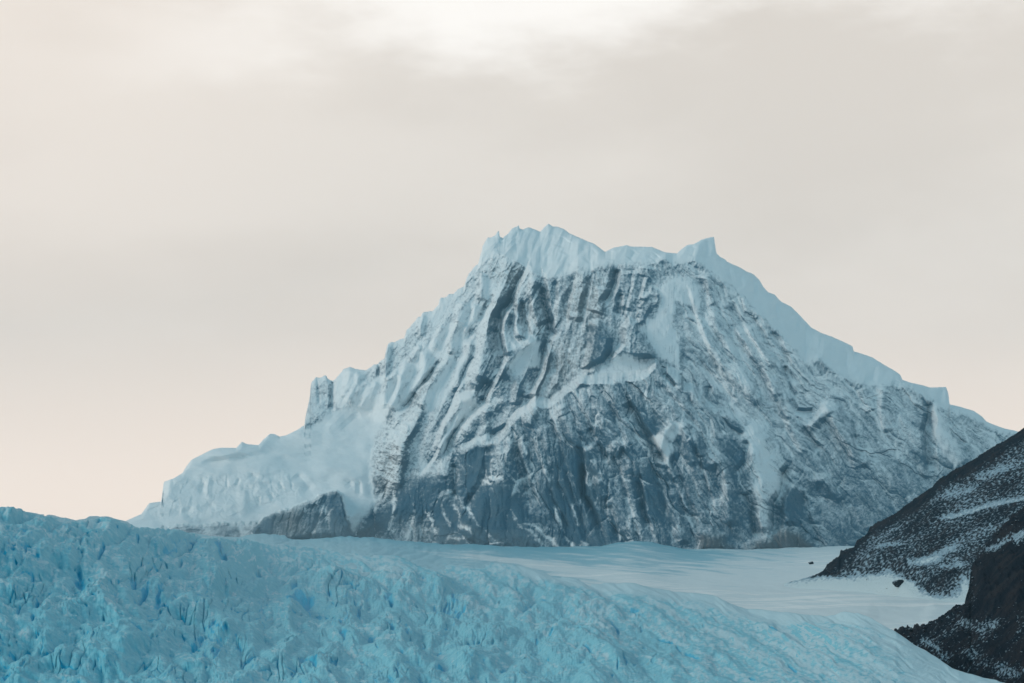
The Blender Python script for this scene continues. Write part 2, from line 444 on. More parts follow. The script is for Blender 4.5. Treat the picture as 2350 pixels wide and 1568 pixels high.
    # ---------- dark bare walls
    dark_polys = [C(610,925, 760,870, 860,850, 960,870, 1030,950, 1050,1020, 960,1010, 900,1060, 850,1120, 840,1200, 700,1210, 560,1240, 500,1330, 300,1330, 340,1230, 440,1130, 540,1060),
                  C(1070,700, 1220,630, 1330,600, 1365,640, 1320,760, 1290,880, 1200,1000, 1130,1130, 1080,1040, 1060,900),
                  C(1210,1000, 1330,960, 1450,1010, 1560,1050, 1680,1250, 1700,1440, 1400,1450, 1150,1250, 1180,1140),
                  C(860,1130, 960,1040, 1080,1080, 1150,1230, 1300,1440, 900,1440, 850,1250),
                  Dd(1120,340, 1200,400, 1330,400, 1420,440, 1430,600, 1350,530, 1220,500, 1170,450),
                  Dd(1190,560, 1430,545, 1430,700, 1400,780, 1300,860, 1220,700), Dd(470,230, 560,320, 640,420, 730,440, 640,550, 560,470, 480,300),
                  Dd(960,570, 1030,590, 1040,650, 1000,740, 950,650), Dd(1730,980, 1830,930, 1880,1050, 1850,1200, 1740,1280, 1720,1100),
                  Dd(1640,1090, 1720,1060, 1730,1300, 1640,1360), Dd(1110,180, 1190,230, 1200,320, 1100,310),
                  Dd(-60,600, 80,600, 200,900, 300,1250, 420,1480, -100,1480, -200,1000), Dd(520,900, 620,760, 760,1000, 800,1250, 560,1250),
                  A(1165,850, 1210,840, 1260,880, 1310,960, 1280,1040, 1230,1110, 1130,1165, 1120,1100, 1150,1000),
                  E(1540,1130, 1600,1090, 1600,1300, 1590,1500, 1540,1450, 1570,1270, 1500,1240), Ff(1085,1300, 1180,1205, 1300,1175, 1310,1330), Ff(1640,1080, 1690,1050, 1740,1200, 1750,1330, 1600,1330)]
    dk = np.zeros_like(U)
    for q in dark_polys: dk = np.maximum(dk, P_(q, 9))
    warm = np.zeros_like(U)
    for q in [A(880,1000, 1030,960, 1100,1000, 1150,1060, 1110,1160, 1000,1240, 880,1360, 760,1460, 700,1460, 800,1260),
              A(1000,560, 1260,520, 1240,800, 1100,900, 960,820), C(640,480, 520,550, 400,670, 380,790, 380,930, 450,1065, 540,1000, 600,850, 640,640),
              A(650,740, 740,720, 790,900, 700,960), A(400,400, 640,420, 700,560, 560,640, 440,760, 380,820), B(1500,1075, 1440,1200, 1330,1370, 1180,1580, 1110,1580, 1280,1350, 1400,1190),
              Ff(1300,1200, 1420,1180, 1430,1340, 1280,1340)]:
        warm = np.maximum(warm, P_(q, 16))
    knoll = np.maximum(P_(Dd(1040,1350, 1220,1372, 1250,1440, 1420,1500, 1030,1500), 5), P_(Dd(1390,1480, 1500,1430, 1600,1380, 1650,1325, 1760,1310, 1880,1360, 1950,1440, 1980,1500, 1390,1510), 5))
    dk = np.maximum(dk, .8 * knoll); warm = np.maximum(warm, knoll)

    # ---------- large form
    Dm = 4985 + .60 * (1270 - V) + 330 * np.abs((U - 1390) / 900) ** 1.7
    Ds = 5060 + .95 * (1250 - V) + 22 * fbm(U / 160, V / 70, 3, 51)
    up = np.clip(cap_v - V, 0, None)
    Dm = Dm + .75 * up
    shs = poly(su_, sv_, U, [(150,1300)] + [(q[0]-12, q[1]-25) for q in sil[:33]] + Ff(1650,440, 1760,420, 1800,400, 1950,420, 2040,560, 1975,650, 1960,740, 1945,820, 1945,940, 1965,1040, 2010,1085, 1960,1130, 1900,1190, 1850,1270, 1800,1330, 1790,1400), 30)
    D = lerp(Dm, Ds, shs)
    relief = np.zeros_like(U)            # metres toward the viewer
    L_ = lambda pts, wl, wr, amp, pw=1.2, tp=.12: add_line(relief, su_, sv_, U, pts, wl, wr, amp, pw, tp)

    # front buttress: a crest with a ledge behind it, its wall standing forward
    crest = A(690,1460, 760,1420, 850,1440, 900,1400, 1000,1320, 1090,1270, 1200,1258, 1420,1252, 1560,1205, 1620,1150, 1700,1180, 1800,1260, 1880,1330)
    crest = C(1060,690, 1180,640, 1290,592, 1400,590, 1450,540, 1480,470, 1540,400, 1610,330) + crest + Dd(740,60, 900,150, 1100,310, 1330,420, 1500,470)
    crv = interp(crest, us)[:, None] + 6 * fbm(U / 22, V / 80, 3, 61)
    bt = sst(1040, 1075, U) * (1 - sst(1560, 1800, U))
    relief += 62 * bt * sst(-16, 10, V - crv) * (1 - .75 * sst(40, 330, V - crv))
    # dark overhung recess left of the buttress, and the rounded black wall under it
    relief -= 34 * P_(dark_polys[1], 14)
    relief += 26 * P_(dark_polys[0], 12)
    relief += 24 * P_(C(860,1130, 960,1040, 1080,1080, 1150,1230, 1340,1440, 880,1440, 850,1250), 10)
    relief += 22 * P_(C(1190,1040, 1330,960, 1350,680, 1420,640, 1500,640, 1560,1050, 1680,1250, 1720,1450, 1400,1450, 1150,1250), 9)
    relief += 20 * strat + 14 * slab * 0
    relief += 14 * boulder + 6 * poly(su_, sv_, U, A(1740,520, 1900,530, 1940,600, 1935,760, 1850,720, 1770,700, 1765,780, 1740,850, 1790,950, 1800,1060, 1790,1190, 1720,1140, 1620,1080, 1590,1020, 1500,900, 1500,860, 1600,790, 1645,680, 1590,590), 14) + 10 * triangle
    relief += 40 * poly(su_, sv_, U, A(1430,820, 1480,850, 1500,920, 1560,1000, 1590,1080, 1480,1090, 1380,1070, 1300,1110, 1330,1050, 1380,1000, 1385,880), 8)
    relief += 34 * poly(su_, sv_, U, A(1165,850, 1210,840, 1290,960, 1280,1040, 1230,1110, 1130,1165, 1100,1160, 1150,1000), 9)
    relief += 0 * poly(su_, sv_, U, Ff(1450,600, 1450,500, 1475,410, 1490,330, 1490,150, 1560,150, 1640,220, 1645,440, 1560,520), 9)
    # left outlier of the wall: spur standing in front of the snow shoulder
    relief += 70 * spur + 26 * ledge + 30 * knoll

    # ribs (+) and gullies (-) measured on the wall: (line, left width, right width, metres)
    g = [(A(690,445, 620,580, 560,720, 510,820, 490,920, 510,1010, 530,1090, 480,1200, 420,1320, 360,1440), 9, 24, -56, .9, .35),
         (A(800,520, 812,680, 850,830, 868,930, 845,965, 822,1060, 790,1180, 720,1330, 690,1460), 12, 24, -56, .9, .3),
         (A(605,700, 592,860, 612,960, 650,1010), 9, 9, -18, 1), (A(655,690, 672,830, 692,900, 665,985), 8, 8, -20, 1),
         (A(1342,458, 1322,560, 1282,650, 1250,710), 10, 14, -26, 1), (A(1362,640, 1352,740, 1340,795), 8, 10, -18, 1),
         (A(450,640, 420,720, 390,760, 360,850), 9, 12, -14, 1), (A(780,740, 800,860, 760,950), 10, 12, -12, 1),
         (C(1222,310, 1110,430, 1030,540, 960,720), 12, 9, -20, 1), (C(1400,60, 1300,200, 1270,290), 12, 10, -22, 1),
         (C(1480,470, 1400,520, 1320,590), 14, 10, -14, 1), (C(870,20, 750,150, 620,330), 10, 10, -16, 1),
         (C(1040,790, 1040,950, 1060,1050), 6, 12, -18, 1), (C(1340,640, 1310,770, 1290,880, 1230,980, 1140,1120), 14, 12, -30, 1),
         (C(1560,560, 1562,780, 1610,950, 1660,1130), 9, 14, -16, 1), (C(1730,560, 1790,720, 1850,900), 9, 12, -12, 1),
         (C(2092,800, 2100,1050, 2165,1140, 2230,1330), 8, 16, -20, 1), (C(2150,480, 2190,600, 2300,760), 9, 14, -18, 1),
         (Dd(740,40, 790,100, 835,145), 7, 7, -24, 1), (Dd(440,270, 520,400, 620,560, 700,700, 760,780), 10, 22, -26, 1),
         (Dd(1110,140, 1105,320), 8, 14, -14, 1), (Dd(1430,590, 1410,760, 1330,860), 12, 10, -16, 1),
         (Dd(1640,1390, 1640,1110, 1700,1000, 1725,850, 1760,800), 12, 18, -26, 1), (Dd(1420,1000, 1460,1150, 1490,1380), 16, 10, -22, 1),
         (Dd(820,700, 870,900, 960,1100, 1000,1300), 8, 12, -12, 1), (Dd(80,780, 90,1050, 160,1160), 7, 12, -16, 1),
         (Dd(530,920, 560,1100, 620,1300), 8, 14, -16, 1), (Dd(380,640, 480,760, 500,900), 7, 10, -14, 1),
         (Dd(1790,240, 1830,340, 1960,350), 8, 14, -18, 1), (Dd(1870,1000, 1920,1200, 2020,1440), 9, 14, -14, 1),
         (E(1600,1070, 1612,1170, 1592,1280, 1602,1420, 1620,1567), 22, 10, -34, 1), (E(620,830, 640,950, 700,1060), 8, 12, -16, 1),
         (E(690,1180, 790,1330, 860,1430), 9, 14, -14, 1), (E(1100,1310, 1140,1450, 1150,1567), 10, 14, -18, 1),
         (E(150,1150, 230,1260, 330,1320), 8, 12, -16, 1), (E(530,600, 620,760, 640,830), 10, 16, -16, 1),
         (B(1130,1567, 1260,1370, 1390,1210, 1490,1080), 9, 8, -14, 1), (B(880,1120, 880,1250), 6, 6, -12, 1), (Ff(1648,235, 1646,330, 1640,450), 9, 7, -16, 1), (Ff(1550,220, 1555,400), 5, 6, -6, 1),
         (B(1850,640, 1760,780, 1740,900), 10, 9, -12, 1)]
    r = [(A(590,600, 480,700, 440,800, 400,950, 370,1080, 330,1250, 290,1350), 20, 22, 22, 1.1), (A(570,740, 540,800, 520,920, 540,1020, 560,1090), 16, 14, 20, 1),
         (A(640,690, 612,770, 612,850, 640,960), 10, 12, 16, 1), (A(760,520, 740,640, 770,750, 805,860), 20, 16, 20, 1),
         (A(742,955, 700,1005, 640,1045, 545,1145, 480,1230, 440,1310), 10, 60, 34, 1.1), (A(880,920, 842,990, 850,1060, 832,1150, 780,1270, 730,1400), 10, 50, 26, 1.3),
         (A(1250,590, 1230,680, 1200,780), 18, 26, 14, 1.2), (A(1430,470, 1440,560, 1420,660, 1400,760), 26, 26, 14, 1.2), (A(1120,480, 1090,600, 1070,720, 1050,840), 30, 30, 12, 1.3),
         (A(1540,440, 1530,560, 1500,680), 24, 18, 14, 1.2), (A(1200,1180, 1130,1210, 1050,1290), 12, 14, 14, 1),
         (C(1230,220, 1100,270, 1040,370, 970,480, 930,600, 895,700), 16, 14, 24, 1), (C(1480,10, 1400,60, 1350,140, 1270,260), 24, 14, 22, 1),
         (C(780,330, 690,480, 620,640, 600,800, 570,1000), 16, 26, 20, 1.1), (C(1430,100, 1420,260, 1300,330, 1200,420, 1100,560), 24, 20, 16, 1.1),
         (C(1550,30, 1560,180, 1540,300), 14, 14, 14, 1.1), (C(1300,330, 1300,480, 1250,600), 14, 14, 12, 1), (C(900,860, 1000,880, 1050,1010), 30, 10, 12, 1),
         (C(1340,680, 1320,900, 1230,1000), 8, 26, 20, 1.1), (C(900,1080, 980,1030, 1080,1090, 1130,1180), 10, 26, 14, 1),
         (B(1650,700, 1600,800, 1570,920, 1570,1040), 16, 9, 20, 1), (B(1480,760, 1420,900, 1400,1000), 16, 8, 14, 1), (B(1280,960, 1210,1060, 1170,1075), 10, 8, 12, 1),
         (B(1150,1110, 1100,1250, 1060,1400, 980,1567), 18, 9, 22, 1), (B(1080,1200, 960,1290, 930,1450, 930,1560), 18, 8, 20, 1), (B(960,940, 950,1100, 930,1300), 12, 8, 16, 1),
         (B(1310,1000, 1325,1150, 1290,1280, 1200,1450), 18, 10, 20, 1), (B(1570,1050, 1500,1150, 1380,1330, 1310,1480, 1300,1567), 16, 16, 22, 1), (B(1700,540, 1640,660, 1620,740), 20, 12, 16, 1),
         (B(1800,560, 1790,700, 1700,830), 14, 9, 14, 1), (B(620,1170, 600,1300, 540,1460), 24, 14, 18, 1), (B(700,1200, 680,1330, 580,1500), 14, 10, 14, 1), (B(1300,660, 1290,760, 1270,860), 8, 10, 12, 1),
         (B(1870,260, 1860,400, 1850,520), 14, 12, 14, 1), (B(1760,900, 1740,1040, 1650,1240, 1630,1400), 14, 16, 16, 1), (B(860,1290, 760,1440, 700,1567), 14, 10, 12, 1), (B(780,1300, 700,1400, 620,1540), 12, 10, 10, 1),
         (E(0,520, 100,700, 200,830, 300,950, 400,1050, 480,1110), 20, 20, 16, 1), (E(110,420, 160,560, 250,750, 350,900, 420,1040), 22, 22, 18, 1), (E(280,560, 400,750, 480,850, 540,1000, 560,1090), 26, 12, 20, 1),
         (E(360,560, 450,740, 520,860), 16, 12, 14, 1), (E(600,1040, 680,1180, 760,1290), 16, 18, 14, 1), (E(920,1115, 850,1200, 780,1270), 16, 10, 20, 1), (E(920,1115, 1000,1290, 1080,1420, 1160,1560), 26, 18, 26, 1),
         (E(1640,1100, 1700,1250, 1780,1400, 1880,1540), 14, 34, 22, 1.1), (E(60,200, 90,300, 130,420), 14, 14, 14, 1), (E(1300,990, 1290,1140, 1330,1300), 16, 16, 14, 1), (E(1150,1000, 1220,1150), 16, 16, 12, 1),
         (Dd(1430,460, 1520,600, 1490,740, 1560,900, 1560,1100, 1570,1380), 34, 40, 26, 1.2), (Dd(830,440, 760,520, 700,700), 10, 18, 14, 1), (Dd(880,450, 960,640, 1000,800), 16, 14, 12, 1),
         (Dd(1100,740, 1200,780, 1260,900, 1280,1100, 1300,1300), 22, 20, 20, 1.1), (Dd(940,560, 1030,640, 1060,720), 14, 10, 12, 1), (Dd(680,770, 760,800, 830,910), 14, 8, 14, 1), (Dd(790,990, 830,1150, 900,1450), 18, 14, 14, 1),
         (Dd(330,680, 420,640, 460,760, 500,900), 20, 14, 16, 1), (Dd(100,640, 200,860, 240,1080), 24, 12, 18, 1), (Dd(1740,1290, 1740,1060, 1830,930), 10, 40, 24, 1.2), (Dd(470,1200, 500,1480), 10, 12, 12, 1), (Dd(1960,920, 2060,900, 2200,1080), 14, 24, 18, 1.1),
         (Dd(180,450, 160,560, 200,640), 8, 12, 12, 1), (Dd(1700,300, 1800,500, 1900,700), 18, 12, 12, 1), (C(1650,180, 1700,330, 1640,480), 14, 18, 12, 1), (C(1900,300, 1960,480, 2060,660), 18, 14, 14, 1)]
    for q in g: L_(q[0], q[1] * 1.1, q[2] * 1.1, q[3] * .95, q[4], q[5] if len(q) > 5 else .12)
    for q in r: L_(q[0], q[1] * 1.25, q[2] * 1.25, q[3] * 1.0, q[4])
    # long grooves of the right flank and of the buttress
    gro = [Mm(1690,390, 1720,520, 1790,680, 1850,800), Mm(1800,400, 1850,540, 1930,700, 2020,850), Mm(1880,440, 1950,590, 2060,750, 2140,850), Mm(1990,540, 2080,690, 2177,800), Mm(1740,700, 1830,800, 1900,880),
           Mm(1180,820, 1250,970, 1310,1090), Mm(1290,800, 1390,960, 1500,1050), Mm(1390,795, 1440,900, 1530,1030, 1620,1210), Mm(920,970, 950,1100, 1000,1240, 1040,1330), Mm(1080,920, 1130,1060, 1180,1220, 1250,1410),
           Mm(1230,1060, 1240,1240, 1300,1390, 1330,1480), Mm(1330,1040, 1400,1200, 1450,1390, 1480,1500), Mm(1440,1000, 1500,1090, 1580,1250, 1600,1400), Mm(1610,1180, 1680,1360, 1730,1510), Mm(1480,1200, 1500,1350, 1540,1490), Mm(1350,1330, 1390,1490),
           Mm(1000,1020, 1050,1160, 1100,1300, 1180,1450), Mm(1560,800, 1660,900, 1740,1000), Mm(1700,1000, 1740,1150, 1800,1330), Mm(1150,1160, 1190,1300, 1260,1470), Mm(740,700, 700,800, 650,900, 600,1020), Mm(690,920, 640,1010, 580,1120, 520,1200),
           Mm(1120,350, 1110,450, 1100,560), Mm(1200,330, 1170,440, 1160,540), Mm(1270,320, 1250,430, 1230,560), Mm(1450,310, 1430,420, 1400,520), Mm(1500,330, 1470,430), Mm(1040,380, 1000,460, 990,560)]
    for q in gro: L_(q, 7, 17, -11, 1.1)

    # ---------- natural relief along the fall lines
    ax, ay = 1405., 250.
    wob = 10 * fbm(U / 90, V / 90, 3, 71)
    th = np.arctan2(U + wob - ax, V - ay); lr = np.log(np.hypot(U + wob - ax, V - ay) / 100)
    leftw = 1 - sst(1080, 1320, U + .3 * (V - 800))
    f1 = ridged(th * 9, lr * 2.6, 4, 81)
    f2 = ridged(th * 24 + .6 * fbm(U / 60, V / 60, 2, 5), lr * 7, 4, 91)
    f3 = fbm(th * 70, lr * 12, 3, 95)
    # lower wall and right flank: long bulging pillars and slabs split by cracks, leaning to the right as they fall
    bx, by = 1050., 60.
    wu2 = U + 22 * fbm(U / 120, V / 120, 3, 72) + 6 * fbm(U / 26, V / 30, 2, 73); wv2 = V + 30 * fbm(U / 90, V / 90, 3, 74)
    t2 = np.arctan2(wu2 - bx, wv2 - by); r2 = np.log(np.hypot(wu2 - bx, wv2 - by) / 100)
    pa1, pa2, pac = worley(t2 * 15, r2 * 4.4, 61)
    pb1, pb2, pbc = worley(t2 * 36, r2 * 11, 62)
    pc1, pc2, pcc = worley(t2 * 84, r2 * 17, 63)
    ga, gb, gc = pa2 - pa1, pb2 - pb1, pc2 - pc1
    dome = lambda g_, k: 1 - np.exp(-g_ * k)
    calm = sst(1480, 1640, U) * sst(1180, 960, V)
    pil = (1 - .40 * calm) * (17 * dome(ga, 2.2) + 11 * (pac - .5)) + (1 - .25 * calm) * (8 * dome(gb, 1.7) + 4.5 * (pbc - .5)) + 3.0 * dome(gc, 2.2) + 2.0 * (pcc - .5)
    pil += 10 * (ridged(t2 * 6, r2 * 1.8, 3, 64) - .4) + 2.2 * fbm(t2 * 190, r2 * 30, 3, 65)
    reg2 = np.maximum(bt * sst(-6, 14, V - crv), sst(1500, 1600, U + .25 * (V - 700)))
    reg2 = np.maximum(reg2, sst(1080, 1130, V + 30 * fbm(U / 60, V / 60, 2, 66)))
    rough = np.clip(1 - solid, 0, 1)
    low = sst(900, 1150, V)
    blk = ridged((U + .5 * V) / 62, (V - .55 * U) / 105, 4, 101)
    bare = np.zeros_like(U)
    for q in dark_polys[:4]: bare = np.maximum(bare, P_(q, 9))
    rl = rough * wallw * (1 - .55 * bare)
    up1 = 6 * (f1 - .4) + 2.6 * (f2 - .4) + 1.3 * f3 + 2 * dome(gb, 1.5) + 1.6 * fbm(U / 18, V / 26, 3, 67)
    relief += rl * lerp(up1, pil * (.75 + .25 * low) - 9, reg2)
    relief += rough * (1.8 * fbm(U / 13, V / 15, 4, 111) + .9 * ridged(U / 7, V / 9, 3, 113))
    relief += np.where(cap > .2, 1, 0) * cap * (7 * (ridged(th * 11 + .4 * lr, lr * 1.6, 3, 121) - .4) * sst(1560, 1250, U) * (.4 + 1.2 * sst(-.3, .3, fbm(U / 70, V / 70, 2, 122))) + 7 * fbm((U + .6 * V) / 46, (V - .6 * U) / 90, 3, 123))
    relief += fl * 5 * fbm((U + .45 * V) / 16, (V - .45 * U) / 70, 3, 125) + hanging * 6 * fbm(U / 30, V / 50, 3, 127)
    relief += (shs * (1 - pinn)) * (4 * fbm(U / 90, V / 40, 4, 131) + .8 * fbm(U / 20, V / 10, 3, 133))
    for q in [A(510,235, 500,290, 490,345), A(590,175, 545,260, 530,350), A(640,170, 610,260, 620,360), A(700,165, 650,250, 630,330), A(735,175, 700,280, 690,400), A(790,200, 755,270, 730,350, 722,450), A(830,205, 800,300, 785,420), A(885,215, 850,330, 838,450),
              A(960,235, 930,310), A(1130,300, 1040,390, 985,450), A(1200,330, 1120,420), A(1000,260, 960,360), A(1300,330, 1290,400), A(1480,330, 1440,400), A(1640,360, 1600,410), A(1900,300, 1870,380), A(1990,260, 1980,380),
              E(230,150, 250,260), E(310,190, 330,300), E(400,220, 400,340), E(560,380, 560,520), E(700,490, 690,600), E(860,640, 850,760), E(1060,720, 1040,860), E(1250,830, 1230,950), E(1420,940, 1400,980), E(1700,1000, 1700,1100)]:
        add_line(relief, su_, sv_, U, q, 10, 20, -6.5, 1.0, .2)
    # broken ice cliffs on the snow shoulder
    cliff = poly(su_, sv_, U, Ff(420,960, 700,920, 1000,890, 1330,900, 1440,1000, 1420,1080, 1200,1130, 900,1200, 500,1240, 300,1200), 34)
    cb = billow(U / 34 + .3 * fbm(U / 20, V / 20, 2, 6), V / 42, 3, 141)
    relief += cliff * (4.5 * (cb - .25) + 2 * (worley(U / 24, V / 40, 12)[2] - .5))
    relief += 14 * shs * sst(8, -8, V - interp(Ff(420,930, 800,800, 1040,770, 1100,760), us)[:, None] - 5 * fbm(U / 30, V / 30, 2, 3)) * sst(420, 520, U) * (1 - sst(540, 640, U))
    for q, w_, a_ in [(Ff(730,960, 720,1010, 735,1050), 9, -9), (Ff(1060,905, 1110,930), 9, -6), (Ff(1390,900, 1440,960, 1500,1030), 16, -10), (Ff(900,945, 897,1000), 4, -5), (Ff(975,940, 970,990), 4, -5), (Ff(1270,960, 1290,1010), 5, -5), (Ff(1200,1040, 1230,1080), 5, -6), (Ff(1130,1060, 1120,1100), 4, -5),
                      (Ff(640,1130, 610,1180, 640,1220), 10, -6), (Ff(1840,960, 1840,1050), 7, -8), (Ff(1760,960, 1790,1000), 9, -5), (Ff(700,810, 830,805, 960,790, 1060,765), 10, -7), (Ff(600,930, 760,890, 900,900), 12, 6), (Ff(450,960, 520,960), 8, -6), (Ff(760,930, 750,1080), 10, 6), (Ff(1010,1000, 1015,1180), 14, 5),
                      (Ff(1330,1180, 1440,1140, 1560,1080), 14, 7), (Ff(1500,700, 1700,640, 1900,560), 30, -6), (Ff(1700,600, 1850,480), 14, -7), (Ff(1600,600, 1720,470), 12, 6)]:
        add_line(relief, su_, sv_, U, q, w_, w_ * 1.4, a_, 1, .25)
    # strata on the left foot of the wall
    relief += strat * 5 * fbm((su_ + sv_) / 50 + fbm(U / 30, V / 30, 2, 152), (sv_ - .5 * su_ + 14 * fbm(U / 40, V / 40, 2, 153)) / 15, 4, 151)
    # rounded snowy top edge
    Rr = 16 + 10 * cap
    ed = np.clip(1 - dtop / Rr, 0, 1)
    D = D - relief + Rr * .9 * (1 - np.sqrt(np.clip(1 - ed * ed, 0, 1)))
    D = D * MT
    P = at(U, V, D)
    nrm = normals(P)
    nz = nrm[..., 2]; nx = nrm[..., 0]

    # ---------- how much snow holds where
    frost = .20 + .10 * sst(1150, 700, V) + .10 * leftw
    fr = frost + .22 + .80 * (nz - .42) - .16 * nx + .24 * fbm(U / 60, V / 60, 4, 161) + .12 * (f2 - .45) * (1 - reg2) + .12 * f3 * (1 - reg2)
    fr += .02 * (1 - reg2) * (1 - leftw) + .06 * calm - .02 * pinn
    fr += (.20 + .12 * (1 - reg2)) * fbm(U / 5.5, V / 6.5, 3, 163) + .14 * fbm(t2 * 130, r2 * 34, 2, 165) * reg2
    # snow caught in the cracks between the slabs and blown thin over their faces
    gate = sst(-.12, .25, fbm(U / 70, V / 60, 3, 167))
    gate2 = sst(-.05, .3, fbm(U / 30, V / 34, 3, 168))
    veins = gate * sst(.10, .0, ga) + gate2 * (.8 * sst(.10, .0, gb) + .35 * sst(.12, .0, gc))
    fr += .16 * fbm(t2 * 210, r2 * 26, 2, 166) * reg2 + .10 * leftw * (1 - reg2)
    fr += reg2 * (.46 * np.clip(veins, 0, 1.2) + .16 * (pac - .5) + .14 * (pbc - .5) + .06 * sst(1250, 800, V) - .04)
    fr += .05 * sst(1560, 1750, U) * sst(1100, 850, V) + .10 * sst(1990, 2060, U)
    fr -= .16 * sst(960, 1200, V)
    cmp_ = reg2 * (.18 + .20 * sst(1450, 1650, U))
    flank = sst(1480, 1640, U) * sst(1240, 1000, V)
    fr = lerp(fr, .45, cmp_) + .03 * reg2 + flank * (.10 + .30 * fbm(t2 * 150, r2 * 13, 3, 191) + .22 * fbm(t2 * 46, r2 * 7, 3, 193))
    fr -= .36 * dk + .12 * bare + .22 * spur
    for q in gro[:22]: add_line(fr, wu - 3, wv, U, q, 8, 4, .30, 1)
    fr += .5 * P_(Dd(1430,450, 1540,470, 1580,600, 1700,720, 1720,840, 1690,1000, 1640,1110, 1640,1300, 1590,1390, 1500,1380, 1520,1200, 1500,1050, 1400,1000, 1470,900, 1490,740, 1420,620), 8)
    for q in [C(540,1000, 545,1100, 540,1200, 500,1330), C(700,1080, 690,1250, 640,1420), C(790,1160, 860,1250, 885,1370), C(1850,1120, 1900,1250, 1960,1400, 2020,1480),
              C(1520,1220, 1570,1290, 1660,1330, 1760,1440), C(1110,1130, 1200,1240, 1340,1380, 1400,1440), C(1030,1090, 1070,1180, 1080,1280, 1160,1370), C(1580,1280, 1650,1270, 1760,1340, 1850,1420),
              C(1300,890, 1440,900), C(920,1090, 960,1200, 1000,1300), C(1590,600, 1630,720), C(1500,1150, 1540,1240), C(1330,960, 1290,920), C(2000,1100, 2060,1300), C(1000,1420, 1060,1390, 1180,1410)]:
        add_line(fr, wu, wv, U, q, 7, 7, .62, 1)
    run = fbm(lerp(th, t2, reg2) * 75, lerp(lr, r2, reg2) * 8, 3, 181) * .50 + .38 * fbm(U / 14, V / 22, 3, 183)
    sc_ = 1.02 * solid - .02 + run * (1 - .75 * np.maximum(cap, shoulder)) * np.clip(solid * 2, 0, 1)
    snow = np.maximum(np.clip(fr, -.3, 1.2), sc_)
    snow = snow - .25 * slab
    att = {'snow': snow, 'warm': warm * (1 - solid)}
    part = np.zeros(U.shape, np.float32)
    part[np.maximum(shoulder, shs * (V > 940)) > .5] = 2
    part[cap > .5] = 1; part[hanging > .5] = 3; part[spur > .5] = 4; part[pinn > .5] = 5
    att['part'] = part
    P, att = close_back(P, att, 100, 1.0, 12)
    part = att.pop('part')
    split_grid('mountain', P, M_MT, att, part, ['rock_wall', 'snow_cap', 'snow_shoulder', 'hanging_snow', 'rock_spur', 'rock_pinnacle'],
               'steep frosted rock mountain with a snow cap and a snowy left shoulder, rising behind the glacier', 'mountain')

build_mountain()

# ------------------------------------------------------------------ SNOWFIELD and GLACIER
crestline = (G(-600,60, -300,90, 0,115, 40,118, 130,135, 200,150, 310,160, 322,185, 350,170, 420,185, 460,195, 545,215, 590,205, 640,187, 700,180, 770,187, 860,205, 920,225, 1000,262,
               1100,265, 1250,280, 1400,300, 1500,315, 1650,325, 1700,328, 1830,305, 1950,310, 2050,320)
             + Hh(0,185, 50,190, 130,195, 250,175, 400,170, 500,178, 620,180, 700,195, 850,210, 1000,222, 1200,230, 1400,235, 1550,245, 1700,252, 2000,257, 2050,257)
             + I(0,255, 200,258, 300,240, 440,236, 560,240, 700,258, 800,268, 1000,265, 1300,270, 1500,265, 1700,258, 2030,240, 2300,236, 3200,225, 4200,225))
lipline = (G(-600,60, -300,90, 0,115, 40,118, 130,135, 200,150, 310,160, 322,185, 350,170, 420,185, 460,195, 545,215, 590,205, 640,187, 700,180, 770,187, 860,205, 920,225, 1000,262,
             1100,268, 1250,284, 1400,306, 1500,322, 1650,345, 1800,370)
           + [(600,1249), (658,1253), (740,1257), (790,1269), (880,1279), (980,1284), (1106,1289), (1234,1313), (1316,1327), (1380,1334), (1444,1341), (1524,1354), (1588,1363), (1636,1370), (1674,1386),
              (1732,1400), (1796,1409), (1850,1410), (1905,1407), (1937,1406), (1970,1410), (2000,1421), (2026,1435), (2055,1450), (2092,1476), (2148,1510), (2185,1535), (2222,1550), (2259,1560),
              (2296,1565), (2350,1568), (2500,1580), (2750,1600)])

_xs = np.arange(-1000, 3400, 4.0)
def smooth_line(pts, win):
    y = interp(pts, _xs); k = np.hanning(win); k /= k.sum()
    return np.convolve(np.pad(y, win, mode='edge'), k, 'same')[win:-win]
_cs = smooth_line(crestline, 41); _ls = smooth_line(lipline, 31)
_far = smooth_line([(-300, 3600), (0, 4000), (400, 5700), (700, 6550), (1300, 6700), (2750, 6700)], 61)
_flo = smooth_line([(-300, 2700), (400, 2900), (1000, 2500), (1700, 1900), (1950, 1600), (2750, 1500)], 61)
def snow_depth(U, V):
    vc = np.interp(U, _xs, _cs)
    far = np.interp(U, _xs, _far)
    d = 1 / (1 / far + 1.9e-6 * (V - vc) + 0 * U)
    return np.maximum(d, np.interp(U, _xs, _flo))

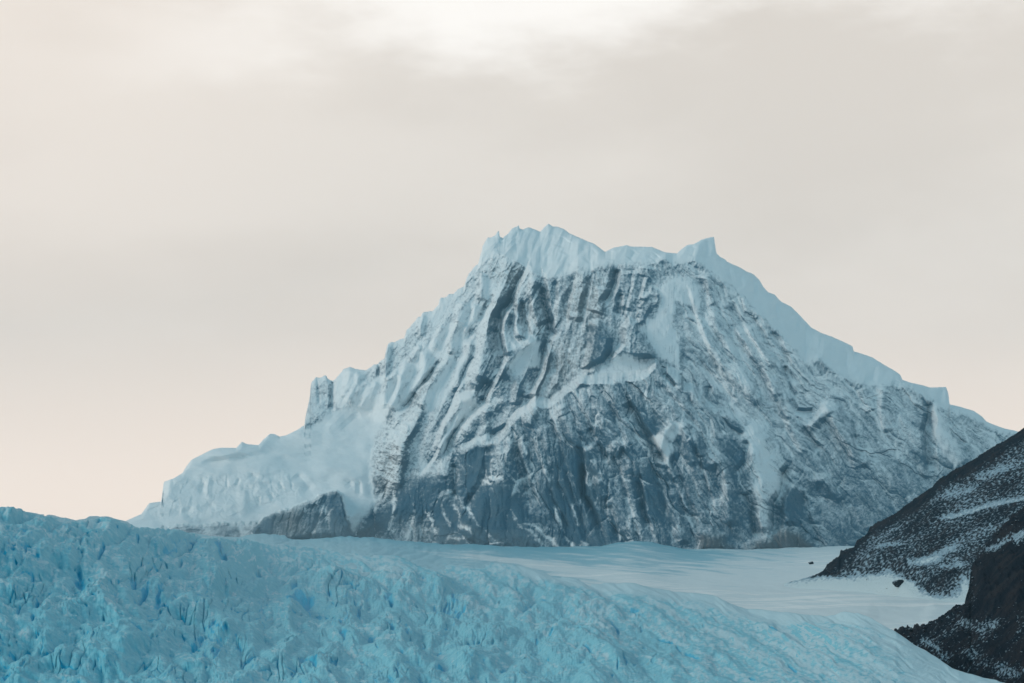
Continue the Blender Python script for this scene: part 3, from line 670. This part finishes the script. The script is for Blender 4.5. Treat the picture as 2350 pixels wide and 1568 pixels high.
def build_snowfield():
    us = np.arange(-780, 3100, 2.2, dtype=np.float32)
    vt = interp(crestline, us).astype(np.float32) + .8 * gn(us / 14, us * 0 + .5, 200)
    NR = 230
    t = np.linspace(0, 1, NR, dtype=np.float32)
    U = np.repeat(us[:, None], NR, 1); V = vt[:, None] + t[None] * (1500 - vt)[:, None]
    D = snow_depth(U, V)
    h = 5 * fbm(U / 260, V / 26, 3, 201) + 2.6 * fbm((U + 3 * V) / 110, (V - .10 * U) / 9, 4, 203) + .8 * fbm(U / 40, V / 3.5, 3, 205)
    # ice hump in the middle distance and the wind-scoured trough at the right
    m = D / F
    h += 7 * np.exp(-((U - 1455) / 90) ** 2 - ((V - 1262) / 22) ** 2)
    leftice = sst(1350, 800, U)
    h += leftice * (5 * (billow(U / 46, V / 16, 3, 207) - .3))
    # collapsed snow bank above the moraine
    bank = poly(U, V, U, J(480,1090, 560,1070, 640,1060, 800,1070, 810,1110, 760,1180, 640,1200, 520,1230, 440,1180), 18)
    h -= 4 * bank
    P = at(U, V, D)
    P[..., 2] += h * m * 1.0
    ed = np.clip(1 - (V - vt[:, None]) / 10, 0, 1)
    ice = .30 * sst(1950, 1650, U) * sst(1400, 1300, V) + .45 * sst(1500, 1000, U + 2.2 * (1300 - V)) + .55 * sst(1345, 1262, V) * sst(1900, 1500, U) - .1
    ice += .85 * fbm((U + 2 * V) / 170, (V - .10 * U) / 6, 5, 211) + .25 * fbm(U / 60, V / 3, 3, 213)
    band = interp([(900, 1270), (1106, 1276), (1234, 1296), (1350, 1312), (1500, 1338), (1700, 1372)], us)[:, None]
    ice -= .7 * np.exp(-((V - band) / 11) ** 2) * sst(900, 1100, U)
    ice = ice * sst(2050, 1850, U) - .2 * sst(1850, 2050, U)
    P, at2 = close_back(P, {'ice': ice}, 30, .6, 8)
    o = grid_object('snowfield', P, M_SF, at2)
    tag(o, 'smooth wind-packed snowfield with pale streaks, spreading from the glacier to the foot of the mountain', 'snowfield', 'structure')

def glacier_depth(U, V):
    vc = np.interp(U, _xs, _ls)
    ds = snow_depth(U, vc) - 45
    near = interp([(-300, 1850), (0, 1900), (300, 2150), (480, 2700), (640, 3900), (760, 5200), (900, 6700), (2750, 6700)], U)
    near = np.minimum(near, ds)
    near = np.where(U > 1400, lerp(near, interp([(1400, 2350), (1700, 1900), (1937, 1560), (2055, 1300), (2200, 1080), (2350, 980), (2750, 900)], U), sst(1420, 1960, U)), near)
    bot = interp([(-300, 1250), (400, 1230), (1100, 1120), (1700, 1000), (2350, 940), (2750, 900)], U)
    t = (V - vc) / np.maximum(1590 - vc, 30)
    return 1 / lerp(1 / near, 1 / np.minimum(bot, near - 30), t)

def build_glacier():
    us = np.concatenate([np.arange(-780, -60, 3.0), np.arange(-60, 2420, 1.4), np.arange(2420, 3100, 3.0)]).astype(np.float32)
    vt = interp(lipline, us).astype(np.float32)
    jag = sst(1000, 500, us)
    vt = vt + jag * (1.8 * gn(us / 11, us * 0 + .5, 300) + 1.6 * gn(us / 5, us * 0 + .5, 301))
    NR = 330
    t = np.linspace(0, 1, NR, dtype=np.float32)
    U = np.repeat(us[:, None], NR, 1); V = vt[:, None] + t[None] * (np.maximum(1690 - vt, 40))[:, None]
    D = glacier_depth(U, V)
    m = D / F
    dtop = V - vt[:, None]
    # how broken the ice is: icefall on the left, calmer to the right and far away
    rough = sst(1850, 900, U - .9 * (V - 1400)) * .95 + .06
    rough = np.clip(rough, 0, 1) * sst(0, 34, dtop + 12)
    rough *= lerp(1, sst(0, 70, dtop), sst(500, 700, U))
    wu = U + 16 * fbm(U / 70, V / 60, 3, 311); wv = V + 12 * fbm(U / 70, V / 60, 3, 312)
    ca, sa = math.cos(R(27)), math.sin(R(27))
    al = wu * ca + wv * sa; ac = -wu * sa + wv * ca
    flow = fbm(al / 260, ac / 46, 4, 321)
    b1 = billow(wu / 88, wv / 62, 2, 331)
    b2 = billow(wu / 36, wv / 30, 3, 341)
    b3 = billow(wu / 13, wv / 11, 3, 351)
    w1, w2, wc = worley(wu / 34 + .3 * fbm(U / 20, V / 20, 2, 5), wv / 30, 21)
    b0 = billow(wu / 210, wv / 120, 2, 335)
    var = sst(-.35, .35, fbm(U / 110, V / 70, 3, 337))
    h = 20 * flow + rough * (54 * (b0 - .3) + 32 * (b1 - .3) + (8 * (b2 - .3) + 4.6 * (b3 - .3) + 5 * (wc - .5) * sst(.02, .16, w2 - w1)) * (.35 + .9 * var) + 1.7 * billow(U / 6.5, V / 5.5, 2, 363) + 1.5 * fbm(U / 4.0, V / 3.5, 3, 361))
    calm = 1 - rough
    h += calm * (4 * fbm(al / 150, ac / 12, 4, 371) + 2.0 * billow(wu / 30, wv / 9, 3, 373)) * sst(0, 40, dtop)
    # crevasses and dark blue pockets measured on the icefall
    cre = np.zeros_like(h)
    for q, w, a in [(G(545,600, 570,650, 610,710), 14, 24), (G(560,560, 575,600), 7, 14), (G(950,560, 960,620, 950,680), 6, 16), (G(960,770, 990,800, 1030,740, 1060,690), 10, 20), (G(1170,690, 1140,760, 1120,840), 8, 14),
                    (G(190,420, 195,490), 4, 14), (G(735,360, 740,420, 715,460, 700,500), 5, 16), (G(990,320, 985,370), 4, 12), (G(130,900, 145,830), 5, 12), (G(240,950, 240,900), 5, 12), (G(270,850, 270,780), 4, 10), (G(230,660, 232,580), 4, 10),
                    (G(1590,470, 1610,540, 1560,380), 9, 18), (G(1290,540, 1300,490), 5, 12), (G(1840,560, 1860,640), 7, 14), (G(1180,575, 1215,570), 7, 12), (G(920,960, 990,1020, 1050,1070, 1100,1090), 5, 10),
                    (G(75,1170, 110,1165), 9, 14), (G(20,1340, 80,1330), 14, 14), (G(1430,1050, 1460,1040), 7, 12), (G(1500,1000, 1550,990), 6, 12), (G(1550,1200, 1570,1150), 7, 14), (G(1740,1240, 1800,1210, 1860,1195), 6, 14), (G(1700,1120, 1730,1130), 8, 12),
                    (G(845,680, 850,640), 6, 12), (G(2100,760, 2220,830), 14, 14), (Hh(700,640, 740,620, 785,600), 12, 22), (Hh(735,640, 760,690), 7, 18), (Hh(515,750, 520,690), 6, 14), (Hh(765,880, 765,830), 8, 18), (Hh(850,880, 880,895), 8, 14), (Hh(380,880, 430,910), 9, 14),
                    (Hh(580,900, 620,905), 8, 14), (Hh(950,940, 1000,960), 6, 14), (Hh(1080,1000, 1110,990), 6, 10), (Hh(1060,1140, 1130,1110), 6, 12), (Hh(1230,730, 1280,690), 6, 12), (Hh(1190,600, 1190,640), 4, 10), (Hh(30,560, 80,540), 8, 12), (Hh(20,660, 190,660), 9, 12),
                    (Hh(320,620, 300,600), 6, 10), (Hh(1540,1140, 1560,1110), 5, 10), (Hh(1700,1140, 1750,1150), 5, 8), (Hh(1880,900, 1910,860), 5, 8), (Hh(640,980, 655,1030), 3, 8), (Hh(250,1040, 270,1070), 4, 8),
                    (I(270,800, 310,840, 325,875), 5, 10), (I(315,1110, 318,1160), 3, 9), (I(740,950, 770,990), 4, 8), (I(800,1010, 900,1060), 4, 7), (I(1260,1190, 1300,1210), 4, 8), (I(1400,840, 1470,870), 3, 5), (I(70,1000, 130,1050), 4, 8), (I(400,710, 470,715), 4, 6), (I(1540,1100, 1600,1150), 4, 7), (I(600,900, 720,930), 3, 5)]:
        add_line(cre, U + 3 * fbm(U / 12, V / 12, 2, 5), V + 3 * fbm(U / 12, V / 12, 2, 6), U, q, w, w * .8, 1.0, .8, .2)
        add_line(h, U, V, U, q, w, w * .8, -a * .9, .8, .2)
    # ragged holes between the ice blocks
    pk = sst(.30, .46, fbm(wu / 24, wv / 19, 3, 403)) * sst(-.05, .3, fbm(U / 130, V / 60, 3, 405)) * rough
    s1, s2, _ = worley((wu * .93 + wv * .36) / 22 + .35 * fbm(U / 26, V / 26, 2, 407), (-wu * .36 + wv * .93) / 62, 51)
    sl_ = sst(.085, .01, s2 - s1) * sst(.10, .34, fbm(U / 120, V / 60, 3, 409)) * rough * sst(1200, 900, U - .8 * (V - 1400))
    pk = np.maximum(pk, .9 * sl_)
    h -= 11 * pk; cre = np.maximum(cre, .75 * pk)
    sx, sy, sz = 0, -.72, .64
    P = at(U, V, D)
    P[..., 1] += sy * h * m * 1.0; P[..., 2] += sz * h * m
    # rolled-over outer edge
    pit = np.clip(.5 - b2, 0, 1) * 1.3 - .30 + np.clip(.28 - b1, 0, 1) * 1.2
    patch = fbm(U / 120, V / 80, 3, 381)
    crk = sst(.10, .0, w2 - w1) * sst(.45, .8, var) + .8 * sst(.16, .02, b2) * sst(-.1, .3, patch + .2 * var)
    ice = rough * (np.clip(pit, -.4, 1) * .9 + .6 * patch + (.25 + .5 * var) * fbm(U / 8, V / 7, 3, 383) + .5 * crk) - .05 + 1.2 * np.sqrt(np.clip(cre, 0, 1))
    nz = normals(P)[..., 2]
    snow = .05 + .24 * sst(1520, 1240, V) * rough + .26 * calm + .12 * calm * sst(1500, 1330, V - .12 * (U - 1300)) + .16 * calm * sst(1500, 1900, U) + .55 * fbm(al / 150, ac / 20, 4, 391) + .45 * (nz - .72) + .55 * fbm(U / 11, V / 8, 4, 393) + .25 * rough * (b2 - .35)
    lip = sst(46, 4, dtop + 14 * fbm(U / 60, V / 14, 3, 395)) * sst(1100, 1250, U)
    lip = np.maximum(lip, .8 * sst(1820, 2120, U - .6 * (V - 1450) + 60 * fbm(U / 90, V / 20, 3, 397)))
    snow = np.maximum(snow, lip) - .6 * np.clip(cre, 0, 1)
    dirt = .20 + .62 * fbm(U / 70, V / 50, 4, 399) + .45 * fbm(U / 5, V / 4, 3, 401)
    dirt = dirt * sst(.1, .5, rough)
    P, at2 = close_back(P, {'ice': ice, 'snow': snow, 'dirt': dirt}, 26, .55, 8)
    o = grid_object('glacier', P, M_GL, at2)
    tag(o, 'broken blue glacier icefall with crevasses, filling the lower left in front of the snowfield', 'glacier', 'structure')

build_snowfield(); build_glacier()

# ------------------------------------------------------------------ RIGHT-HAND SLOPES
def plane3(a, b, c):
    M = np.array([[p[0], p[1], 1] for p in (a, b, c)], float)
    return np.linalg.solve(M, np.array([1 / p[2] for p in (a, b, c)]))

def build_far_slope():
    top = J(-120,960, 0,930, 100,900, 150,880, 175,858, 250,820, 255,792, 340,765, 360,725, 420,690, 440,640, 480,615, 590,560, 710,470, 830,390, 850,362, 900,330, 1000,270, 1100,210, 1200,150, 1300,90, 1395,28) + [(2500, 900), (2700, 770), (2900, 690), (3200, 600)]
    us = np.concatenate([np.arange(1800, 2400, 1.25), np.arange(2400, 3200, 2.5)]).astype(np.float32)
    vt = interp(top, us).astype(np.float32) + 1.5 * gn(us / 6, us * 0, 501) + 1.2 * gn(us / 3, us * 0, 502)
    NR = 330
    t = np.linspace(0, 1, NR, dtype=np.float32)
    U = np.repeat(us[:, None], NR, 1); V = vt[:, None] + t[None] * (1470 - vt)[:, None]
    k = plane3((1889, 1313, 3100), (2350, 1000, 3000), (2130, 1362, 2600))
    D = 1 / (k[0] * U + k[1] * V + k[2])
    low = interp(J(-200,900, 150,884, 280,895, 440,888, 540,878, 630,890, 700,940, 770,985, 850,1025, 950,1010, 1100,960, 1400,900), us)[:, None]
    below = V - low
    ca, sa = math.cos(R(-22)), math.sin(R(-22))
    al = U * ca + V * sa; ac = -U * sa + V * ca
    h = 5 * fbm(al / 90, ac / 40, 4, 511) + 3 * ridged(al / 26, ac / 12, 4, 513) + 2.2 * fbm(U / 5, V / 4, 3, 515)
    w1, w2, wc = worley(al / 9, ac / 5.5, 31)
    h += 2.4 * wc * np.clip(1 - w1 * 1.2, 0, 1)
    rock = sst(26, -6, below + 12 * fbm(U / 26, V / 14, 3, 517))
    h = h * (.12 + .88 * rock)
    h += 16 * sst(6, -30, below) - 60 * sst(24, 80, below)
    P = at(U, V, D); m = D / F
    P[..., 1] -= .5 * h * m; P[..., 2] += .86 * h * m
    ed = np.clip(1 - (V - vt[:, None]) / 8, 0, 1)
    sn = .45 + .22 * fbm(al / 120, ac / 30, 4, 521) + .55 * fbm(al / 7, ac / 2.8, 3, 523)
    sn -= .30 * sst(40, 0, V - vt[:, None])
    lf0 = sn.copy()
    # snow ledge across the slope and open snow lower down
    add_line(sn, U, V, U, J(870,590, 980,575, 1080,545, 1200,510, 1395,465, 1600,420), 10, 4, .75, 1, .1)
    for q, w, a in [(J(740,860, 820,830, 900,790, 980,760), 11, .5), (J(1000,900, 960,830), 12, .4), (J(1060,930, 1090,960, 1000,980), 26, .8), (J(480,770, 560,750, 640,740), 8, .35), (J(660,860, 800,850, 900,830), 12, .5), (J(860,890, 1060,870), 10, .4), (J(900,450, 1000,430, 1100,400), 14, .25), (J(1100,330, 1250,290, 1395,240), 14, .25)]:
        add_line(sn, U + 4 * fbm(U / 14, V / 10, 2, 9), V, U, q, w, w, a, 1, .1)
    sn = lf0 + .7 * (sn - lf0)
    sn += 1.1 * (1 - rock)
    pt = poly(U + 5 * fbm(U / 14, V / 10, 2, 9), V + 4 * fbm(U / 14, V / 10, 2, 8), U, J(770,985, 850,1025, 960,1000, 1080,960, 1120,920, 1060,840, 960,850, 900,900, 830,930), 6)
    sn -= .35 * pt * (1 - rock) ; sn -= .05 * pt
    P, at2 = close_back(P, {'snow': sn}, 24, .9, 10)
    o = grid_object('rocky_slope', P, M_SC, at2)
    tag(o, 'dark scree slope streaked with snow, running up to the right edge behind the nearer black moraine', 'rocky slope', 'structure')
    return lambda u, v: 1 / (k[0] * u + k[1] * v + k[2])

def build_near_slope():
    top = [(2020,1464), (2057,1450), (2089,1441), (2122,1435), (2159,1419), (2189,1398), (2214,1384), (2224,1345), (2228,1305), (2244,1283), (2270,1243), (2300,1210), (2350,1165), (2500, 1060), (2700, 950), (2950, 850), (3200, 780)]
    us = np.concatenate([np.arange(2010, 2400, 1.15), np.arange(2400, 3200, 2.5)]).astype(np.float32)
    vt = interp(top, us).astype(np.float32) + 5 * gn(us / 15, us * 0, 603) + 3.4 * gn(us / 7, us * 0, 601) + 2.2 * gn(us / 3.2, us * 0, 602)
    NR = 380
    t = np.linspace(0, 1, NR, dtype=np.float32)
    U = np.repeat(us[:, None], NR, 1); V = vt[:, None] + t[None] * (1700 - vt)[:, None]
    k = plane3((2057, 1450, 1750), (2350, 1165, 1760), (2350, 1560, 1330))
    D = 1 / (k[0] * U + k[1] * V + k[2])
    ca, sa = math.cos(R(-30)), math.sin(R(-30))
    al = U * ca + V * sa; ac = -U * sa + V * ca
    h = 11 * fbm(al / 100, ac / 60, 4, 611) + 9 * ridged(al / 44, ac / 28, 5, 613) + 3.5 * fbm(U / 7, V / 6, 4, 615)
    w1, w2, wc = worley(al / 12, ac / 8, 41)
    h += 4 * wc * np.clip(1 - w1 * 1.2, 0, 1)
    nose = poly(U + 4 * fbm(U / 14, V / 10, 2, 9), V, U, J(1070,830, 1180,760, 1395,800, 1395,1100, 1240,1150, 1100,1080, 1120,960), 14)
    h += 10 * nose
    P = at(U, V, D); m = D / F
    P[..., 1] -= .5 * h * m; P[..., 2] += .86 * h * m
    sn = .28 + .30 * fbm(al / 90, ac / 40, 4, 621) + .55 * fbm(al / 7, ac / 3.2, 3, 623) - .25 * nose
    sn -= .12 * sst(1400, 1250, V) * 0
    for q, w, a in [(J(960,1180, 1130,1230, 1250,1190), 24, .22), (J(1000,1380, 1120,1420, 1250,1480, 1380,1560), 30, .25), (J(740,1290, 840,1360, 950,1440), 14, .25), (J(1340,700, 1395,640), 16, .4), (J(1160,900, 1250,960), 16, .1), (J(1150,770, 1240,730, 1330,640), 18, .35)]:
        add_line(sn, U, V, U, q, w, w, a, 1, .1)
    P, at2 = close_back(P, {'snow': sn}, 14, .9, 10)
    o = grid_object('moraine', P, M_SC, at2)
    tag(o, 'black rubbly moraine dusted with snow, nearest slope at the lower right beyond the glacier edge', 'moraine', 'structure')
    return lambda u, v: 1 / (k[0] * u + k[1] * v + k[2])

far_D = build_far_slope(); near_D = build_near_slope()

# ------------------------------------------------------------------ GROUND reaching past everything
def build_ground():
    xs = np.linspace(-12000, 12000, 140); ys = np.linspace(-1500, 12500, 100)
    X, Y = np.meshgrid(xs, ys, indexing='ij')
    Z = -150 + 12 * fbm(X / 900, Y / 900, 3, 701)
    o = grid_object('ground', np.stack([X, Y, Z], -1), M_SF, {'ice': np.full(X.shape, .1)})
    tag(o, 'flat snow-covered valley floor under the glacier, reaching to the horizon', 'ground', 'structure')
build_ground()

# ------------------------------------------------------------------ BOULDERS
def boulder_mesh(name, seed, sx, sy, sz, n=3):
    import bmesh
    bm = bmesh.new(); bmesh.ops.create_icosphere(bm, subdivisions=n, radius=1)
    r = np.random.default_rng(seed)
    dirs = r.normal(size=(14, 3)); dirs /= np.linalg.norm(dirs, axis=1, keepdims=True)
    cut = r.uniform(.55, .9, 14)
    for v in bm.verts:
        p = np.array(v.co); k = 1.
        for d, c in zip(dirs, cut):
            q = p @ d
            if q > c: p = p - d * (q - c) * .92
        p += .05 * np.sin(p * 7 + seed)
        v.co = (p[0] * sx, p[1] * sy, p[2] * sz)
    me = bpy.data.meshes.new(name); bm.to_mesh(me); bm.free()
    me.materials.append(M_BO)
    return me

def boulder(me, u, v, D, size, label, group, rot=0, sink=.25):
    o = bpy.data.objects.new('boulder', me); col.objects.link(o)
    p = at(np.float64(u), np.float64(v), np.float64(D))
    s = size * D / F
    o.location = (p[0], p[1] , p[2] + s * (.5 - sink)); o.scale = (s, s, s); o.rotation_euler = (0, 0, rot)
    tag(o, label, 'boulder', group=group)
    return o

bm_ = [boulder_mesh('boulder', 3 + i, 1, .8, .62) for i in range(5)]
wedge = boulder_mesh('boulder', 44, 1.5, .9, .7)
boulder(bm_[0], 1861, 1294, snow_depth(1861., 1294.) - 4, 7.5, 'lone black boulder out on the open snowfield, well left of the scree tip', None, .4, .3)
boulder(wedge, 2062, 1339, far_D(2062, 1339) - 12, 13, 'largest dark wedge-shaped boulder at the lower edge of the scree, lying in snow', None, .5, .45)
for i, (u, v, z) in enumerate([(1889,1312,3.2), (1897,1306,4), (1903,1314,3), (1919,1321.5,3.4), (1940,1323,3.4), (1944,1318,2.6), (1961,1318,2.8), (1989,1331,1.8), (2058,1345.5,4.6), (2071,1323,3), (2035,1351,1.6), (2109,1352,3)]):
    boulder(bm_[i % 5], u, v, min(snow_depth(float(u), float(v)), far_D(u, v)) - 10, z, 'small dark stone fallen onto the snow below the scree tip', 'stones fallen onto the snow below the scree', i * 1.7, .45)
r_ = np.random.default_rng(5)
for i in range(70):
    u = 1900 + 450 * r_.random() ** .8
    lo = interp(J(150,884, 280,893, 440,886, 630,888, 770,960, 850,1000, 1000,900, 1400,880), u); hi = interp(J(150,880, 250,820, 360,725, 590,560, 830,390, 1395,28), u)
    v = hi + 4 + (lo - hi - 6) * r_.random() ** .7
    boulder(bm_[i % 5], u, v, far_D(u, v) - 14, 2.4 + 3.0 * r_.random() ** 2, 'dark boulder among the snow-streaked scree of the far slope', 'boulders on the scree slope', i * 2.1, .35)
nt_ = [(2020,1464), (2057,1450), (2089,1441), (2122,1435), (2159,1419), (2189,1398), (2214,1384), (2224,1345), (2228,1305), (2244,1283), (2270,1243), (2300,1210), (2350,1165)]
for i in range(46):
    u = 2070 + 275 * r_.random()
    hi = interp(nt_, u); lo = interp(lipline, u)
    v = hi + 2 + (lo - hi - 8) * r_.random() ** 1.6
    boulder(bm_[(i + 2) % 5], u, v, near_D(u, v) - 9, 3.0 + 4.5 * r_.random() ** 2, 'black boulder on the near moraine at the lower right', 'boulders on the near moraine', i * 1.3, .35)

# ------------------------------------------------------------------ AIR
def box(name, lo, hi, mat):
    me = bpy.data.meshes.new(name)
    c = [(x, y, z) for x in (lo[0], hi[0]) for y in (lo[1], hi[1]) for z in (lo[2], hi[2])]
    me.from_pydata(c, [], [(0, 1, 3, 2), (4, 6, 7, 5), (0, 4, 5, 1), (2, 3, 7, 6), (0, 2, 6, 4), (1, 5, 7, 3)])
    me.materials.append(mat)
    o = bpy.data.objects.new(name, me); col.objects.link(o)
    return o

def vol_mat(name, color, dens):
    m = bpy.data.materials.new(name); m.use_nodes = True
    nt = m.node_tree; nt.nodes.clear()
    o = nt.nodes.new('ShaderNodeOutputMaterial'); v = nt.nodes.new('ShaderNodeVolumePrincipled')
    v.inputs['Color'].default_value = (*color, 1); v.inputs['Density'].default_value = dens
    v.inputs['Anisotropy'].default_value = .0
    nt.links.new(v.outputs[0], o.inputs['Volume'])
    return m
HAZE = 2.5e-5
hz = box('haze', (-12200, -1700, -175), (12200, 12700, 1500), vol_mat('haze_air', (.42, .79, 1.0), HAZE))
tag(hz, 'thin cold haze in the air between the camera and the mountain', 'haze', 'stuff')

def drift(u, v, D, ru, rv, rd):
    import bmesh
    bm = bmesh.new(); bmesh.ops.create_icosphere(bm, subdivisions=4, radius=1)
    c = at(np.float64(u), np.float64(v), np.float64(D)); k = D / F
    for p in bm.verts:
        w_ = 1 + .12 * math.sin(p.co.x * 6 + u) + .08 * math.sin(p.co.x * 13 + v)
        p.co = (p.co.x * ru * k, p.co.y * rd, p.co.z * rv * k * w_)
    me = bpy.data.meshes.new('blowing_snow'); bm.to_mesh(me); bm.free(); me.materials.append(M_DRIFT)
    o = bpy.data.objects.new('blowing_snow', me); col.objects.link(o); o.location = c
    return o
M_DRIFT = vol_mat('blowing_snow_air', (.80, .95, 1.0), 0.00045)
for (u, v, ru, rv), lb in zip([(520, 1222, 170, 40), (680, 1230, 210, 66), (860, 1238, 220, 56), (1060, 1250, 230, 38)],
                              ['veil of blowing snow over the low rock band at the left foot of the mountain', 'veil of blowing snow in front of the rock spur',
                               'veil of blowing snow between the spur and the main wall', 'thin veil of blowing snow along the foot of the main wall']):
    tag(drift(u, v, 6690, ru, rv, 170), lb, 'blowing snow', 'stuff')

# ------------------------------------------------------------------ LIGHT
SUN_EL, SUN_AZ = R(25), R(-106)        # azimuth from +Y (view direction), negative = left
sd = bpy.data.lights.new('sun', 'SUN'); sd.energy = 1.0; sd.angle = R(26); sd.color = (1, .93, .84)
so = bpy.data.objects.new('sun', sd); col.objects.link(so)
from mathutils import Vector
dv = Vector((math.sin(SUN_AZ) * math.cos(SUN_EL), math.cos(SUN_AZ) * math.cos(SUN_EL), math.sin(SUN_EL)))
so.rotation_euler = (-dv).to_track_quat('-Z', 'Y').to_euler()

w = bpy.data.worlds.new('World'); sc.world = w; w.use_nodes = True
nt = w.node_tree; nt.nodes.clear(); n = N(nt)
out = nt.nodes.new('ShaderNodeOutputWorld'); bg = nt.nodes.new('ShaderNodeBackground')
nt.links.new(bg.outputs[0], out.inputs[0])
sky = nt.nodes.new('ShaderNodeTexSky'); sky.sky_type = 'NISHITA'; sky.sun_disc = False
sky.sun_elevation = SUN_EL; sky.sun_rotation = SUN_AZ
tc = nt.nodes.new('ShaderNodeTexCoord'); dirv = tc.outputs['Generated']
sep = nt.nodes.new('ShaderNodeSeparateXYZ'); nt.links.new(dirv, sep.inputs[0])
X, Y, Z = sep.outputs
# cloud deck: bright cream veil toward the mountain, unseen sky behind and overhead graded as teal fill for the snow
front = n.step(Y, -.15, .75)
nz1 = n.noise(3.2, 4, .5, vec=dirv, stretch=((1, 1, 2.2), (0, R(18), 0)))
nz2 = n.noise(9, 5, .55, vec=dirv, stretch=((1, 1, 2.6), (0, R(25), 0)))
nn = n.math('ADD', n.math('MULTIPLY', nz1, .65), n.math('MULTIPLY', nz2, .35))
cream = n.mix(n.step(nn, .40, .62), (.752, .688, .62), (.825, .76, .69))
# brighter rent in the clouds high in front
el = n.math('ADD', Z, n.math('MULTIPLY', n.math('SUBTRACT', nn, .5), .10))
rent = n.math('MULTIPLY', n.step(n.math('ADD', el, n.math('MULTIPLY', n.math('SUBTRACT', nz2, .5), .12)), .216, .270), n.step(n.math('ABSOLUTE', n.math('SUBTRACT', X, .05)), .27, .07))
cream = n.mix(n.math('MULTIPLY', rent, .8), cream, (1.10, 1.06, 1.01))
over = (.24, .42, .50)
cream = n.mix(n.math('MULTIPLY', n.math('MAXIMUM', n.step(Z, .16, .04), n.math('MULTIPLY', n.step(X, .0, -.22), .30)), .85), cream, (1.09, .925, .80))
over = n.mix(n.step(Z, .0, .65), (.77, .92, .96), (.13, .31, .39))
front = n.math('MULTIPLY', front, n.step(Z, .75, .32))
cl = n.mix(front, over, cream)
skyc = n.n('ShaderNodeVectorMath', operation='SCALE'); nt.links.new(sky.outputs[0], skyc.inputs[0]); skyc.inputs['Scale'].default_value = .10
mixf = n.math('ADD', n.math('MULTIPLY', front, .14), .85)
c = n.mix(mixf, skyc.outputs[0], cl)
nt.links.new(c, bg.inputs[0]); bg.inputs[1].default_value = 1.0

sc.view_settings.view_transform = 'Standard'; sc.view_settings.look = 'None'
sc.view_settings.exposure = 0.12; sc.view_settings.gamma = 1
sc.render.engine = 'CYCLES'
sc.cycles.use_denoising = True
try: sc.cycles.denoiser = 'OPENIMAGEDENOISE'
except Exception: pass
sc.cycles.max_bounces = 4; sc.cycles.diffuse_bounces = 3; sc.cycles.glossy_bounces = 1; sc.cycles.transmission_bounces = 0
sc.cycles.volume_bounces = 0; sc.cycles.transparent_max_bounces = 4
sc.cycles.use_adaptive_sampling = True; sc.cycles.adaptive_threshold = .02
